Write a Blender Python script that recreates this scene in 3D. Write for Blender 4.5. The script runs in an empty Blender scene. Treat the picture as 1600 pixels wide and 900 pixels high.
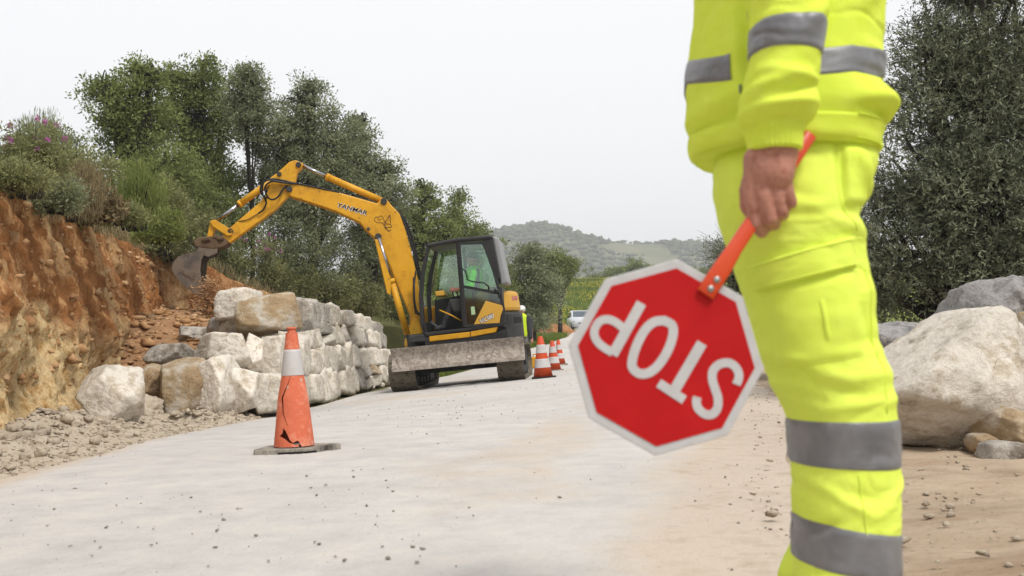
import bpy, bmesh, math, random
import numpy as np
from mathutils import Matrix, Vector

# ------------------------------------------------------------------ camera
S = bpy.context.scene
CAM = np.array((0.0, 0.0, 0.62)); FPX = 1555.6
PITCH = math.radians(3.45); ROLL = math.radians(0.85)
_f = np.array((0, math.cos(PITCH), math.sin(PITCH)))
_r0 = np.array((1.0, 0, 0)); _u0 = np.array((0, -math.sin(PITCH), math.cos(PITCH)))
_r = math.cos(ROLL)*_r0 - math.sin(ROLL)*_u0
_u = math.sin(ROLL)*_r0 + math.cos(ROLL)*_u0
cd = bpy.data.cameras.new('camera'); co = bpy.data.objects.new('camera', cd)
S.collection.objects.link(co)
co.matrix_world = Matrix(((_r[0], _u[0], -_f[0], CAM[0]), (_r[1], _u[1], -_f[1], CAM[1]), (_r[2], _u[2], -_f[2], CAM[2]), (0, 0, 0, 1)))
cd.lens = 35; cd.sensor_width = 36; cd.clip_end = 8000; cd.clip_start = 0.05
cd.dof.use_dof = True; cd.dof.focus_distance = 13.0; cd.dof.aperture_fstop = 6.3
S.camera = co

# ------------------------------------------------------------------ overcast daylight
SUN_EL, SUN_AZ = math.radians(56), math.radians(146)     # azimuth from +Y clockwise: behind the camera
w = bpy.data.worlds.new('World'); S.world = w; w.use_nodes = True
nt = w.node_tree; bg = nt.nodes['Background']
sky = nt.nodes.new('ShaderNodeTexSky'); sky.sky_type = 'NISHITA'; sky.sun_disc = False
sky.sun_elevation = SUN_EL; sky.sun_rotation = SUN_AZ
mx = nt.nodes.new('ShaderNodeMix'); mx.data_type = 'RGBA'; mx.inputs[0].default_value = 0.94
nt.links.new(sky.outputs[0], mx.inputs[6]); mx.inputs[7].default_value = (5.2, 5.2, 5.22, 1)   # closed cloud cover
nt.links.new(mx.outputs[2], bg.inputs[0]); bg.inputs[1].default_value = 0.1
sl = bpy.data.lights.new('sun', 'SUN'); sl.energy = 1.5; sl.angle = math.radians(16); sl.color = (1, 0.965, 0.91)
so = bpy.data.objects.new('sun', sl); S.collection.objects.link(so)
_sd = Vector((math.sin(SUN_AZ)*math.cos(SUN_EL), math.cos(SUN_AZ)*math.cos(SUN_EL), math.sin(SUN_EL)))
so.rotation_euler = _sd.to_track_quat('Z', 'Y').to_euler(); so.location = (0, -5, 20)
S.view_settings.view_transform = 'Standard'; S.view_settings.look = 'None'
S.view_settings.exposure = 1.1; S.view_settings.gamma = 1.0
S.render.engine = 'CYCLES'

# ------------------------------------------------------------------ helpers
def at(px, py, Y):
    """point at depth Y (metres ahead) seen where the photograph shows (px, py)"""
    d = _f*FPX + _r*(px-800.0) + _u*(450.0-py)
    return CAM + d*(Y/d[1])
def sm(a, b, x):
    t = np.clip((np.asarray(x, float)-a)/(b-a), 0, 1); return t*t*(3-2*t)
def _h(i, j, k):
    v = np.sin(i*127.1+j*311.7+k*74.7)*43758.5453
    return v-np.floor(v)
def noise(P):
    P = np.asarray(P, float); I = np.floor(P); f = P-I; f = f*f*(3-2*f)
    x, y, z = I[..., 0], I[..., 1], I[..., 2]; a, b, c = f[..., 0], f[..., 1], f[..., 2]
    def l(p, q, t): return p+(q-p)*t
    return l(l(l(_h(x, y, z), _h(x+1, y, z), a), l(_h(x, y+1, z), _h(x+1, y+1, z), a), b),
             l(l(_h(x, y, z+1), _h(x+1, y, z+1), a), l(_h(x, y+1, z+1), _h(x+1, y+1, z+1), a), b), c)*2-1
def fbm(P, o=4, g=.5, ridge=False):
    P = np.asarray(P, float); s = 0; a = 1.0; t = 0
    for i in range(o):
        n = noise(P*(2.03**i)+i*17.3)
        s = s+a*((1-2*np.abs(n)) if ridge else n); t += a; a *= g
    return s/t
def stackp(*a): return np.stack(np.broadcast_arrays(*[np.asarray(q, float) for q in a]), -1)

def link(o, parent=None):
    S.collection.objects.link(o)
    if parent is not None: o.parent = parent
    return o
def fmesh(name, V, F, mats, parent=None, smooth=False, attrs=None, midx=None):
    """mesh object from arrays; F is (n,k) with k = 3 or 4, or a list of faces"""
    me = bpy.data.meshes.new(name)
    V = np.asarray(V, float).reshape(-1, 3)
    if isinstance(F, np.ndarray):
        n, k = F.shape
        me.vertices.add(len(V)); me.vertices.foreach_set('co', V.ravel())
        me.loops.add(n*k); me.loops.foreach_set('vertex_index', F.astype(np.int32).ravel())
        me.polygons.add(n); me.polygons.foreach_set('loop_start', (np.arange(n)*k).astype(np.int32))
        me.update(calc_edges=True); me.validate()
    else:
        me.from_pydata(V.tolist(), [], [list(map(int, f)) for f in F]); me.update()
    if smooth: me.polygons.foreach_set('use_smooth', np.ones(len(me.polygons), bool))
    for an, (dom, arr) in (attrs or {}).items():
        at_ = me.attributes.new(an, 'FLOAT', dom); at_.data.foreach_set('value', np.asarray(arr, np.float32))
    if not isinstance(mats, (list, tuple)): mats = [mats]
    for m in mats: me.materials.append(m)
    if midx is not None: me.polygons.foreach_set('material_index', np.asarray(midx, np.int32))
    o = bpy.data.objects.new(name, me)
    return link(o, parent)
def bmobj(name, bm, mats, parent=None, smooth=False, bevel=0):
    me = bpy.data.meshes.new(name); bmesh.ops.recalc_face_normals(bm, faces=bm.faces); bm.to_mesh(me); bm.free()
    if not isinstance(mats, (list, tuple)): mats = [mats]
    for m in mats: me.materials.append(m)
    if smooth: me.polygons.foreach_set('use_smooth', np.ones(len(me.polygons), bool))
    o = bpy.data.objects.new(name, me)
    if bevel:
        b = o.modifiers.new('bevel', 'BEVEL'); b.width = bevel; b.segments = 2; b.limit_method = 'ANGLE'
    return link(o, parent)
def empty(name, loc=(0, 0, 0), rz=0):
    o = bpy.data.objects.new(name, None); o.location = loc; o.rotation_euler = (0, 0, rz); o.empty_display_size = .1
    return link(o)
def tag(o, label=None, cat=None, group=None, kind=None):
    if label: o['label'] = label
    if cat: o['category'] = cat
    if group: o['group'] = group
    if kind: o['kind'] = kind
    return o
def grid_faces(nr, nc, wrap=False):
    i = np.arange(nr-1)[:, None]; j = np.arange(nc if wrap else nc-1)[None, :]
    j2 = (j+1) % nc
    return np.stack(np.broadcast_arrays(i*nc+j, i*nc+j2, (i+1)*nc+j2, (i+1)*nc+j), -1).reshape(-1, 4)
def bm_tube(bm, pts, rad, seg=8, cap=True):
    pts = [Vector(p) for p in pts]; n = len(pts)
    if not hasattr(rad, '__len__'): rad = [rad]*n
    rings = []; prev = None
    for i, p in enumerate(pts):
        t = (pts[min(i+1, n-1)]-pts[max(i-1, 0)]).normalized()
        a = prev if prev is not None else (Vector((0, 0, 1)) if abs(t.z) < .9 else Vector((1, 0, 0)))
        b = t.cross(a).normalized(); a = b.cross(t).normalized(); prev = a
        rings.append([bm.verts.new(p+(a*math.cos(q)+b*math.sin(q))*rad[i]) for q in [2*math.pi*k/seg for k in range(seg)]])
    for r1, r2 in zip(rings, rings[1:]):
        for k in range(seg): bm.faces.new((r1[k], r1[(k+1) % seg], r2[(k+1) % seg], r2[k]))
    if cap: bm.faces.new(rings[0][::-1]); bm.faces.new(rings[-1])
def bm_prism(bm, lo, hi):
    a = [bm.verts.new(p) for p in lo]; b = [bm.verts.new(p) for p in hi]; n = len(a)
    bm.faces.new(a[::-1]); bm.faces.new(b)
    for i in range(n): bm.faces.new((a[i], a[(i+1) % n], b[(i+1) % n], b[i]))
def bm_box(bm, x0, x1, y0, y1, z0, z1):
    bm_prism(bm, [(x0, y0, z0), (x1, y0, z0), (x1, y1, z0), (x0, y1, z0)], [(x0, y0, z1), (x1, y0, z1), (x1, y1, z1), (x0, y1, z1)])
def tube(name, pts, rad, mat, parent=None, seg=8, smooth=True):
    bm = bmesh.new(); bm_tube(bm, pts, rad, seg); return bmobj(name, bm, mat, parent, smooth)
def box(name, x0, x1, y0, y1, z0, z1, mat, parent=None, bevel=0):
    bm = bmesh.new(); bm_box(bm, x0, x1, y0, y1, z0, z1); return bmobj(name, bm, mat, parent, bevel=bevel)
def lathe(name, prof, mat, parent=None, seg=32, smooth=True, loc=None):
    bm = bmesh.new(); rings = []
    for r, z in prof: rings.append([bm.verts.new((r*math.cos(2*math.pi*k/seg), r*math.sin(2*math.pi*k/seg), z)) for k in range(seg)])
    for a, b in zip(rings, rings[1:]):
        for k in range(seg): bm.faces.new((a[k], a[(k+1) % seg], b[(k+1) % seg], b[k]))
    bm.faces.new(rings[0][::-1]); bm.faces.new(rings[-1])
    o = bmobj(name, bm, mat, parent, smooth)
    if loc: o.location = loc
    return o
def catmull(pts, n=6):
    P = [np.asarray(p, float) for p in pts]; P = [2*P[0]-P[1]]+P+[2*P[-1]-P[-2]]; out = []
    for i in range(1, len(P)-2):
        for t in np.linspace(0, 1, n, endpoint=False):
            a, b, c, d = P[i-1:i+3]
            out.append(.5*(2*b+(c-a)*t+(2*a-5*b+4*c-d)*t*t+(3*b-a-3*c+d)*t**3))
    return out+[P[-2]]

# ------------------------------------------------------------------ materials
def srgb(r, g, b, k=1.0):
    f = lambda v: (v/255/12.92 if v <= 10 else ((v/255+.055)/1.055)**2.4)*k
    return (f(r), f(g), f(b), 1)
def mat(name, cols, scale=6, detail=6, rough=.85, bump=0, bscale=40, metal=0, spec=.3, big=0, bigscale=.7, rnd=0, attr=None, acol=None,
        stretch=None, dist=0, spk=None, coat=0, bdetail=6, nr=.6, crk=None, bdist=None, attr2=None, acol2=None):
    """cols: colours over a noise ramp; big: slow light/dark variation; rnd: spread per object; attr/acol: blend to another ramp by attribute;
    spk: (colour, scale, threshold) speckles"""
    m = bpy.data.materials.new(name); m.use_nodes = True; t = m.node_tree; N, L = t.nodes.new, t.links.new
    p = t.nodes['Principled BSDF']; p.inputs['Roughness'].default_value = rough; p.inputs['Metallic'].default_value = metal
    p.inputs['Specular IOR Level'].default_value = spec; p.inputs['Coat Weight'].default_value = coat
    tc = N('ShaderNodeTexCoord'); vec = tc.outputs['Object']
    if stretch:
        mp = N('ShaderNodeMapping'); mp.inputs['Scale'].default_value = stretch; L(vec, mp.inputs[0]); vec = mp.outputs[0]
    def nz(sc, de=detail, r=nr, d=0):
        n = N('ShaderNodeTexNoise'); n.inputs['Scale'].default_value = sc; n.inputs['Detail'].default_value = de
        n.inputs['Roughness'].default_value = r; n.inputs['Distortion'].default_value = d; L(vec, n.inputs['Vector']); return n.outputs['Fac']
    def ramp(f, cs, lo=.3, hi=.7):
        r = N('ShaderNodeValToRGB'); e = r.color_ramp.elements
        while len(e) < len(cs): e.new(.5)
        for i, c_ in enumerate(cs):
            e[i].position = lo+(hi-lo)*i/max(1, len(cs)-1); e[i].color = c_
        L(f, r.inputs[0]); return r.outputs[0]
    def mixc(fac, a, b, mode='MIX'):
        x = N('ShaderNodeMix'); x.data_type = 'RGBA'; x.blend_type = mode
        if isinstance(fac, (int, float)): x.inputs[0].default_value = fac
        else: L(fac, x.inputs[0])
        for s, i in ((a, 6), (b, 7)):
            if isinstance(s, tuple): x.inputs[i].default_value = s
            else: L(s, x.inputs[i])
        return x.outputs[2]
    def mrange(f, a, b, lo, hi):
        x = N('ShaderNodeMapRange'); x.inputs[1].default_value = a; x.inputs[2].default_value = b
        x.inputs[3].default_value = lo; x.inputs[4].default_value = hi; L(f, x.inputs[0]); return x.outputs[0]
    col = ramp(nz(scale, d=dist), cols) if len(cols) > 1 else None
    if col is None:
        rg = N('ShaderNodeRGB'); rg.outputs[0].default_value = cols[0]; col = rg.outputs[0]
    for attr, acol in ((attr2, acol2), (attr, acol)):
        if not attr: continue
        a = N('ShaderNodeAttribute'); a.attribute_name = attr
        ad = N('ShaderNodeMath'); ad.operation = 'MULTIPLY_ADD'; L(nz(scale*.6, 5), ad.inputs[0]); ad.inputs[1].default_value = .9; ad.inputs[2].default_value = -.45
        a2 = N('ShaderNodeMath'); a2.operation = 'ADD'; L(ad.outputs[0], a2.inputs[0]); L(a.outputs['Fac'], a2.inputs[1])
        col = mixc(mrange(a2.outputs[0], .25, .75, 0, 1), col, ramp(nz(scale*1.7), acol))
    if big:
        v = mrange(nz(bigscale, 4, .55), .3, .7, 1-big, 1+big)
        h = N('ShaderNodeHueSaturation'); L(v, h.inputs['Value']); L(col, h.inputs['Color']); col = h.outputs[0]
    if spk:
        vo = N('ShaderNodeTexVoronoi'); vo.inputs['Scale'].default_value = spk[1]; L(vec, vo.inputs['Vector'])
        col = mixc(mrange(vo.outputs['Distance'], spk[2]*.7, spk[2], 1, 0), col, spk[0])
    if crk:                                     # (colour, scale, width): broken dark seams
        wn = N('ShaderNodeTexNoise'); wn.inputs['Scale'].default_value = crk[1]*1.7; wn.inputs['Detail'].default_value = 4; L(vec, wn.inputs['Vector'])
        wa = N('ShaderNodeVectorMath'); wa.operation = 'SCALE'; L(wn.outputs['Color'], wa.inputs[0]); wa.inputs['Scale'].default_value = .9/crk[1]
        wb = N('ShaderNodeVectorMath'); wb.operation = 'ADD'; L(vec, wb.inputs[0]); L(wa.outputs[0], wb.inputs[1])
        vo = N('ShaderNodeTexVoronoi'); vo.feature = 'DISTANCE_TO_EDGE'; vo.inputs['Scale'].default_value = crk[1]; L(wb.outputs[0], vo.inputs['Vector'])
        mk = mrange(nz(crk[1]*.8, 3), .5, .66, 0, .7); lf = mrange(vo.outputs['Distance'], 0, crk[2], 1, 0)
        mm = N('ShaderNodeMath'); mm.operation = 'MULTIPLY'; L(mk, mm.inputs[0]); L(lf, mm.inputs[1]); col = mixc(mm.outputs[0], col, crk[0])
    if rnd:
        oi = N('ShaderNodeObjectInfo'); v = mrange(oi.outputs['Random'], 0, 1, 1-rnd, 1+rnd)
        h = N('ShaderNodeHueSaturation'); L(v, h.inputs['Value']); L(col, h.inputs['Color']); col = h.outputs[0]
    L(col, p.inputs['Base Color'])
    if bump:
        b = N('ShaderNodeBump'); b.inputs['Strength'].default_value = min(1, bump); b.inputs['Distance'].default_value = bdist or .02*max(1, bump)
        L(nz(bscale, bdetail, .65), b.inputs['Height']); L(b.outputs[0], p.inputs['Normal'])
    return m
def leafmat(name, a, b, trans=.38, rough=.6, spec=.25):
    m = bpy.data.materials.new(name); m.use_nodes = True; t = m.node_tree; N, L = t.nodes.new, t.links.new
    p = t.nodes['Principled BSDF']; p.inputs['Roughness'].default_value = rough; p.inputs['Specular IOR Level'].default_value = spec
    at_ = N('ShaderNodeAttribute'); at_.attribute_name = 'rnd'
    r = N('ShaderNodeValToRGB'); r.color_ramp.elements[0].color = a; r.color_ramp.elements[1].color = b; L(at_.outputs['Fac'], r.inputs[0])
    L(r.outputs[0], p.inputs['Base Color'])
    tr = N('ShaderNodeBsdfTranslucent'); L(r.outputs[0], tr.inputs[0])
    ms = N('ShaderNodeMixShader'); ms.inputs[0].default_value = trans
    L(p.outputs[0], ms.inputs[1]); L(tr.outputs[0], ms.inputs[2]); L(ms.outputs[0], t.nodes['Material Output'].inputs[0])
    return m
def glassmat(name, tint, clear=.7, rough=.05):
    m = bpy.data.materials.new(name); m.use_nodes = True; t = m.node_tree; N, L = t.nodes.new, t.links.new
    tb = N('ShaderNodeBsdfTransparent'); tb.inputs[0].default_value = tint
    gl = N('ShaderNodeBsdfGlossy'); gl.inputs['Roughness'].default_value = rough; gl.inputs[0].default_value = (.9, 1, .95, 1)
    ms = N('ShaderNodeMixShader'); ms.inputs[0].default_value = 1-clear
    L(tb.outputs[0], ms.inputs[1]); L(gl.outputs[0], ms.inputs[2]); L(ms.outputs[0], t.nodes['Material Output'].inputs[0])
    return m
# ------------------------------------------------------------------ ground, road, shoulder, embankment
KY = [-60, 26, 31, 36, 42, 48, 60, 75, 82, 100, 118, 160, 300, 500, 700, 4000]
KZ = [0, 0, .22, .6, .98, 1.18, 1.5, 1.85, 2.2, 5.6, 8.4, 10, 8, 3, 2, 2]
def gz(x, y):
    x = np.asarray(x, float); y = np.asarray(y, float)
    b = .02+.066*sm(5, 15, y)-.086*sm(24, 42, y)
    c = np.clip(x+.75, -3.4, 1.9)
    rise = (np.interp(y-1.5, KY, KZ)+np.interp(y, KY, KZ)+np.interp(y+1.5, KY, KZ))/3
    return b*c+rise
LE_Y = [-6, 2, 5.3, 8, 10, 14, 18, 22, 25, 28, 32, 38, 45, 52, 62, 75, 95, 120]
LE_X = [-2.5, -2.6, -2.72, -2.85, -2.92, -2.85, -2.72, -2.45, -1.75, -1.05, -.4, 1.4, 2.5, 3.0, 3.7, 4.4, 9, 20]
RE_Y = [-6, 1, 3.3, 5.5, 8, 11, 16, 25, 32, 38, 45, 52, 62, 75, 95, 120]
RE_X = [.3, .35, .55, 1.1, 1.7, 2.3, 2.9, 3.6, 4.3, 5.4, 6.5, 7.2, 8, 9, 14, 26]
FT_Y = [-8, 2, 5, 7.1, 10, 12, 15, 17, 18.5, 19.5, 20.5, 22, 26, 32, 40, 50, 60]
FT_X = [-2.9, -3.0, -3.3, -3.62, -4.3, -4.75, -5.45, -5.95, -6.15, -5.65, -4.95, -4.5, -3.5, -1.9, -.2, 1.6, 4]
CZ = [2.1, 2.1, 2.1, 2.06, 2.1, 2.18, 2.3, 2.38, 2.42, 2.38, 1.95, 1.75, 1.5, 1.3, 1.55, 2.1, 3.0]
def foot(y): return np.interp(y, FT_Y, FT_X)
def crest(y): return np.interp(y, FT_Y, CZ)
def top_z(x, y):
    """surface above the cut"""
    d = np.maximum(0, foot(y)-.35-np.asarray(x, float))
    return crest(y)+.10*d-.0009*d*d+.10*fbm(stackp(x*.6, y*.6, 3.0), 3)

m_ground = mat('earth and grass', [srgb(120, 128, 70, .45), srgb(150, 140, 90, .5), srgb(110, 125, 60, .4)], scale=.8, detail=8, big=.15, bigscale=.1, bump=.8, bscale=8,
               attr='field', acol=[srgb(140, 165, 50, .5), srgb(165, 180, 60, .55), srgb(120, 145, 55, .5)])
def axis(segs):
    out = [segs[0][0]]
    for a, b, st in segs: out += list(np.linspace(a, b, max(1, int(round((b-a)/st)))+1))[1:]
    return np.array(out)
gx = axis([(-1500, -300, 200), (-300, -60, 20), (-60, -12, 4), (-12, 14, .5), (14, 60, 3), (60, 300, 20), (300, 1500, 200)])
gy = axis([(-300, -30, 60), (-30, -4, 4), (-4, 60, .8), (60, 140, 4), (140, 400, 20), (400, 1600, 300)])
GX, GY = np.meshgrid(gx, gy)
GZ = gz(GX, GY)+.05*fbm(stackp(GX*.3, GY*.3, 0), 2)*(np.abs(GX) > 8)-.012
under = sm(foot(GY)-.2, foot(GY)-1.2, GX)*sm(64, 50, GY)           # below the embankment
GZ = GZ-.8*under
fld = sm(78, 86, GY)*sm(170, 130, GY)
fld = np.maximum(fld, .0)
tag(fmesh('ground', stackp(GX, GY, GZ).reshape(-1, 3), grid_faces(len(gy), len(gx)), m_ground, smooth=True, attrs={'field': ('POINT', fld.ravel())}), kind='structure')

m_road = mat('dusty pale road', [srgb(204, 199, 195, .65), srgb(219, 214, 209, .66), srgb(230, 222, 212, .68)], scale=3.2, detail=11, rough=.95, spec=.1, big=.06, bigscale=.5, bump=.6, bscale=40, nr=.74, bdist=.012,
             attr='dust', acol=[srgb(206, 186, 164, .6), srgb(226, 210, 192, .62), srgb(216, 198, 178, .61)], spk=(srgb(140, 130, 120, .5), 30, .07))
ry = axis([(-6, 12, .12), (12, 30, .25), (30, 120, 1)]); nu = 64
ru = np.linspace(0, 1, nu)
YY, UU = np.meshgrid(ry, ru, indexing='ij')
lx = np.interp(YY, LE_Y, LE_X)+.10*fbm(stackp(YY*1.3, 0, 5), 3); rx = np.interp(YY, RE_Y, RE_X)+.45+.2*fbm(stackp(YY*.8, 3, 9), 3)
XX = lx+(rx-lx)*UU
dd = np.maximum(sm(.28, -.05, XX-lx)*.55, sm(-.9, -.15, XX-rx))
n1 = fbm(stackp(XX*.9, YY*.35, 1.0), 5)
dd = np.clip(dd+.55*sm(.05, .5, n1)*sm(30, 18, YY)+.18*sm(1.2, 0, rx-.45-XX), 0, 1)
ZZ = gz(XX, YY)+.006+.006*fbm(stackp(XX*1.2, YY*.8, 2), 3)
tag(fmesh('road', stackp(XX, YY, ZZ).reshape(-1, 3), grid_faces(len(ry), nu), m_road, smooth=True, attrs={'dust': ('POINT', dd.ravel())}), kind='structure')

# loose sandy shoulder on the right
m_sand = mat('sandy dirt', [srgb(188, 160, 132, .52), srgb(222, 200, 174, .56), srgb(204, 178, 150, .54)], scale=2.2, detail=9, rough=.97, spec=.05, big=.10, bigscale=.8, bump=.9, bscale=26,
             spk=(srgb(150, 130, 110, .5), 30, .12), stretch=(.6, 1.4, 1))
sy = axis([(.5, 10, .045), (10, 16, .12), (16, 30, .4)]); su = np.linspace(0, 1, 110)**1.1
YY, UU = np.meshgrid(sy, su, indexing='ij')
x0 = np.interp(YY, RE_Y, RE_X)-.05; XX = x0+UU*(7.5-x0*.3)
e = sm(0, 1.1, XX-x0)
rel = .030*fbm(stackp(XX*1.7, YY*4.5, 1), 4)+.028*np.abs(fbm(stackp(XX*5, YY*11, 4), 4))+.022*np.maximum(0, fbm(stackp(XX*9, YY*9, 8), 3))
trk = .03*np.sin((XX*.35+YY*2.6)*3+2*noise(stackp(XX, YY, 3)))*sm(.2, .8, fbm(stackp(XX*.7, YY*.7, 6), 2)+.4)
ZZ = gz(XX, YY)-.02+e*(.035+rel+trk*.6)
tag(fmesh('dirt_shoulder', stackp(XX, YY, ZZ).reshape(-1, 3), grid_faces(len(sy), len(su)), m_sand, smooth=True), kind='structure')
def shoulder_z(x, y): return float(gz(x, y))+.03

# embankment: cut earth face, scrubby ground above
m_soil = mat('cut red earth', [srgb(136, 88, 52, .66), srgb(184, 130, 82, .72), srgb(162, 108, 66, .68), srgb(206, 160, 112, .76), srgb(168, 114, 70, .68)], scale=3.4, detail=12, rough=.97, spec=.05, big=.22, bigscale=1.4, bump=1.0, bscale=14, stretch=(1, 1, .7), nr=.72, bdist=.06, bdetail=9,
             attr2='low', acol2=[srgb(160, 118, 72, .7), srgb(206, 168, 114, .78), srgb(228, 202, 156, .84), srgb(190, 146, 92, .74), srgb(222, 192, 142, .8)],
             attr='veg', acol=[srgb(92, 100, 58, .42), srgb(128, 126, 72, .45), srgb(100, 88, 56, .42)])
ey = axis([(-8, 4, .25), (4, 14, .05), (14, 22, .07), (22, 64, .5)])
kf = np.linspace(0, 1, 62)                       # face
kt = np.array([.08, .2, .35, .55, .8, 1.1, 1.6, 2.4, 3.5, 5, 7, 10, 14, 20, 28, 40])  # plateau
nr = len(kf)+len(kt)
Yg = np.repeat(ey[:, None], nr, 1); K = np.repeat(np.concatenate([kf, 1+kt])[None], len(ey), 0)
F0 = foot(Yg); C0 = crest(Yg)+.10*fbm(stackp(Yg*1.1, 0, 7), 4); G0 = gz(F0, Yg)-.12
t = np.clip(K, 0, 1)
X = F0-.42*t**1.2; Z = G0+(C0-G0)*t
b1 = fbm(stackp(0*Yg, Yg*1.0, Z*.9+5), 4); b2 = fbm(stackp(0*Yg+3, Yg*2.6, Z*1.4), 4, .6, True); b3 = fbm(stackp(0*Yg+9, Yg*7, Z*8), 4, .6); b4 = fbm(stackp(0*Yg+2, Yg*4.2, Z*.7), 3, .5, True)
steep = sm(24, 20, Yg)
b5 = fbm(stackp(0*Yg+5, Yg*15, Z*13), 3, .65, True)
b6 = noise(stackp(0*Yg+7, Yg*11, Z*11))*noise(stackp(0*Yg+1, Yg*17, Z*16))
teeth = fbm(stackp(0*Yg+4, Yg*6.5, Z*.35), 3, .5, True)*sm(1.0, .3, Z)
dsp = (.24*b1+.12*b2+.08*b3+.06*b4+.04*b5+.04*b6+.12*teeth)*np.sin(np.pi*np.clip(t*.9+.08, 0, 1))**.6*(K <= 1)*steep
scoop = -.35*np.exp(-((Z-.35)/.35)**2)*sm(5, 8, Yg)*steep*(K <= 1)         # slightly undercut at the foot
X = X+dsp+scoop*.5
X = np.where(Yg > 22, F0-(C0-G0)*t*1.3*sm(22, 27, Yg)-.42*t*(1-sm(22, 27, Yg)), X)
P = np.maximum(K-1, 0)
X = X-P; Ztop = top_z(foot(Yg)-.42-P, Yg); Z = np.where(K > 1, Ztop*sm(0, .3, P)+C0*(1-sm(0, .3, P)), Z)
Z = Z+.05*b3*(K <= 1)*t*steep
veg = np.where(K > 1, sm(.0, .35, P+.25*fbm(stackp(X*2, Yg*2, 1), 3)), 0)
veg = np.maximum(veg, sm(21.5, 25, Yg)*sm(.25, .6, t+.2*b1))
low = np.clip(sm(1.35, .35, Z+.35*b1)+.45*sm(.1, .45, fbm(stackp(0*Yg, Yg*1.4, Z*1.2+9), 3)), 0, 1)
X_E, Y_E, Z_E = X.copy(), Yg.copy(), Z.copy()
tag(fmesh('embankment', stackp(X, Yg, Z).reshape(-1, 3), grid_faces(len(ey), nr), m_soil, smooth=True, attrs={'veg': ('POINT', veg.ravel()), 'low': ('POINT', low.ravel())}), kind='structure')

# soil filled in behind the wall
WL_Y = [9.8, 11, 14, 18, 20.5, 22.6]; WL_X = [-3.2, -3.14, -2.97, -2.9, -2.8, -2.62]
def wx(y): return np.interp(y, WL_Y, WL_X)
by = axis([(10.4, 25, .12)]); bu = np.linspace(0, 1, 44)
YY, UU = np.meshgrid(by, bu, indexing='ij')
fx = np.minimum(foot(YY)-.5, wx(YY)-1.0); XX = wx(YY)-.40+(fx-wx(YY)+.4)*UU
hb = np.interp(YY, [10.4, 11, 12, 13, 15, 19, 22.5, 25], [-.1, .1, .55, .95, 1.15, 1.2, .95, .4])
ZZ = gz(XX, YY)*(1-UU)+hb+UU*.25*sm(13, 17, YY)+.14*fbm(stackp(XX*2.2, YY*2.2, 2), 4)+.05*fbm(stackp(XX*9, YY*9, 2), 3)
m_fill = mat('backfill earth', [srgb(146, 108, 76, .54), srgb(196, 154, 116, .58), srgb(168, 126, 90, .56)], scale=2.5, detail=9, rough=.97, spec=.05, big=.15, bump=1, bscale=16)
BX, BY, BZ = XX.copy(), YY.copy(), ZZ.copy()
tag(fmesh('backfill_earth', stackp(XX, YY, ZZ).reshape(-1, 3), grid_faces(len(by), len(bu)), m_fill, smooth=True), kind='structure')
# ------------------------------------------------------------------ rocks
def ico(sub):
    bm = bmesh.new(); bmesh.ops.create_icosphere(bm, subdivisions=sub, radius=1)
    bm.verts.ensure_lookup_table(); V = np.array([v.co[:] for v in bm.verts]); F = np.array([[v.index for v in f.verts] for f in bm.faces]); bm.free()
    V /= np.linalg.norm(V, axis=1)[:, None]; return V, F
ICO = {k: ico(k) for k in (1, 2, 3, 4, 5)}
def rock_mesh(name, size, seed, sub=4, ncut=14, boxy=.6, rough=.035, mats=None, sharp=40, cuts=()):
    """angular stone: radial support of a cut block, softened, with crusty relief. size = full extents"""
    rg = np.random.default_rng(seed); D, F = ICO[sub]
    n = []; d = []
    for ax in range(3):
        for s in (-1, 1):
            v = np.zeros(3); v[ax] = s; v += rg.normal(0, .13, 3); n.append(v/np.linalg.norm(v)); d.append(1.0*rg.uniform(.88, 1.04))
    for _ in range(ncut):
        v = rg.normal(0, 1, 3); v /= np.linalg.norm(v); n.append(v); d.append(rg.uniform(1.02, 1.28)*(.82+.3*boxy))
    for v, dd_ in cuts: v = np.array(v, float); n.append(v/np.linalg.norm(v)); d.append(dd_)
    n = np.array(n); d = np.array(d)
    q = np.maximum(D@n.T, 1e-3)/d                        # reciprocal distances
    r = 1/(np.sum(q**sharp, 1))**(1/sharp)
    off = rg.uniform(0, 50, 3); P = D*r[:, None]
    r = r*(1+rough*1.6*fbm(P*1.6+off, 3)+rough*1.0*fbm(P*4+off, 4, .6, True)+rough*.6*fbm(P*11+off, 3, .6))
    V = D*r[:, None]; lo, hi = V.min(0), V.max(0)
    V = (V-(lo+hi)/2)/(hi-lo)*np.array(size)
    me = fmesh(name, V, F, mats, smooth=True)
    return me
CK = srgb(104, 92, 78, .45)
m_lime = mat('pale limestone', [srgb(156, 142, 124, .62), srgb(216, 206, 191, .74), srgb(236, 228, 215, .78), srgb(204, 189, 166, .70), srgb(229, 221, 209, .76)], scale=4.5, detail=12, nr=.74, rough=.92, spec=.12, big=.12, bigscale=1.6, rnd=.08, bump=1.0, bscale=14, bdist=.03, bdetail=10, crk=(CK, 2.6, .014))
m_lime2 = mat('ochre stained limestone', [srgb(206, 196, 180, .64), srgb(222, 212, 196, .66), srgb(198, 174, 140, .6), srgb(184, 156, 120, .58), srgb(214, 203, 186, .64)], scale=2.6, detail=12, nr=.72, rough=.92, spec=.12, big=.12, bigscale=2, rnd=.08, bump=1.0, bscale=14, bdist=.03, bdetail=10, crk=(CK, 2.4, .014))
m_grey = mat('grey limestone', [srgb(132, 128, 122, .54), srgb(180, 173, 164, .6), srgb(212, 204, 193, .64), srgb(160, 149, 135, .56), srgb(198, 191, 181, .62)], scale=3.6, detail=12, nr=.74, rough=.92, spec=.12, big=.14, bigscale=1.4, rnd=.08, bump=1.0, bscale=14, bdist=.03, bdetail=10, crk=(srgb(80, 76, 72, .45), 2.4, .014))
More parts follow.
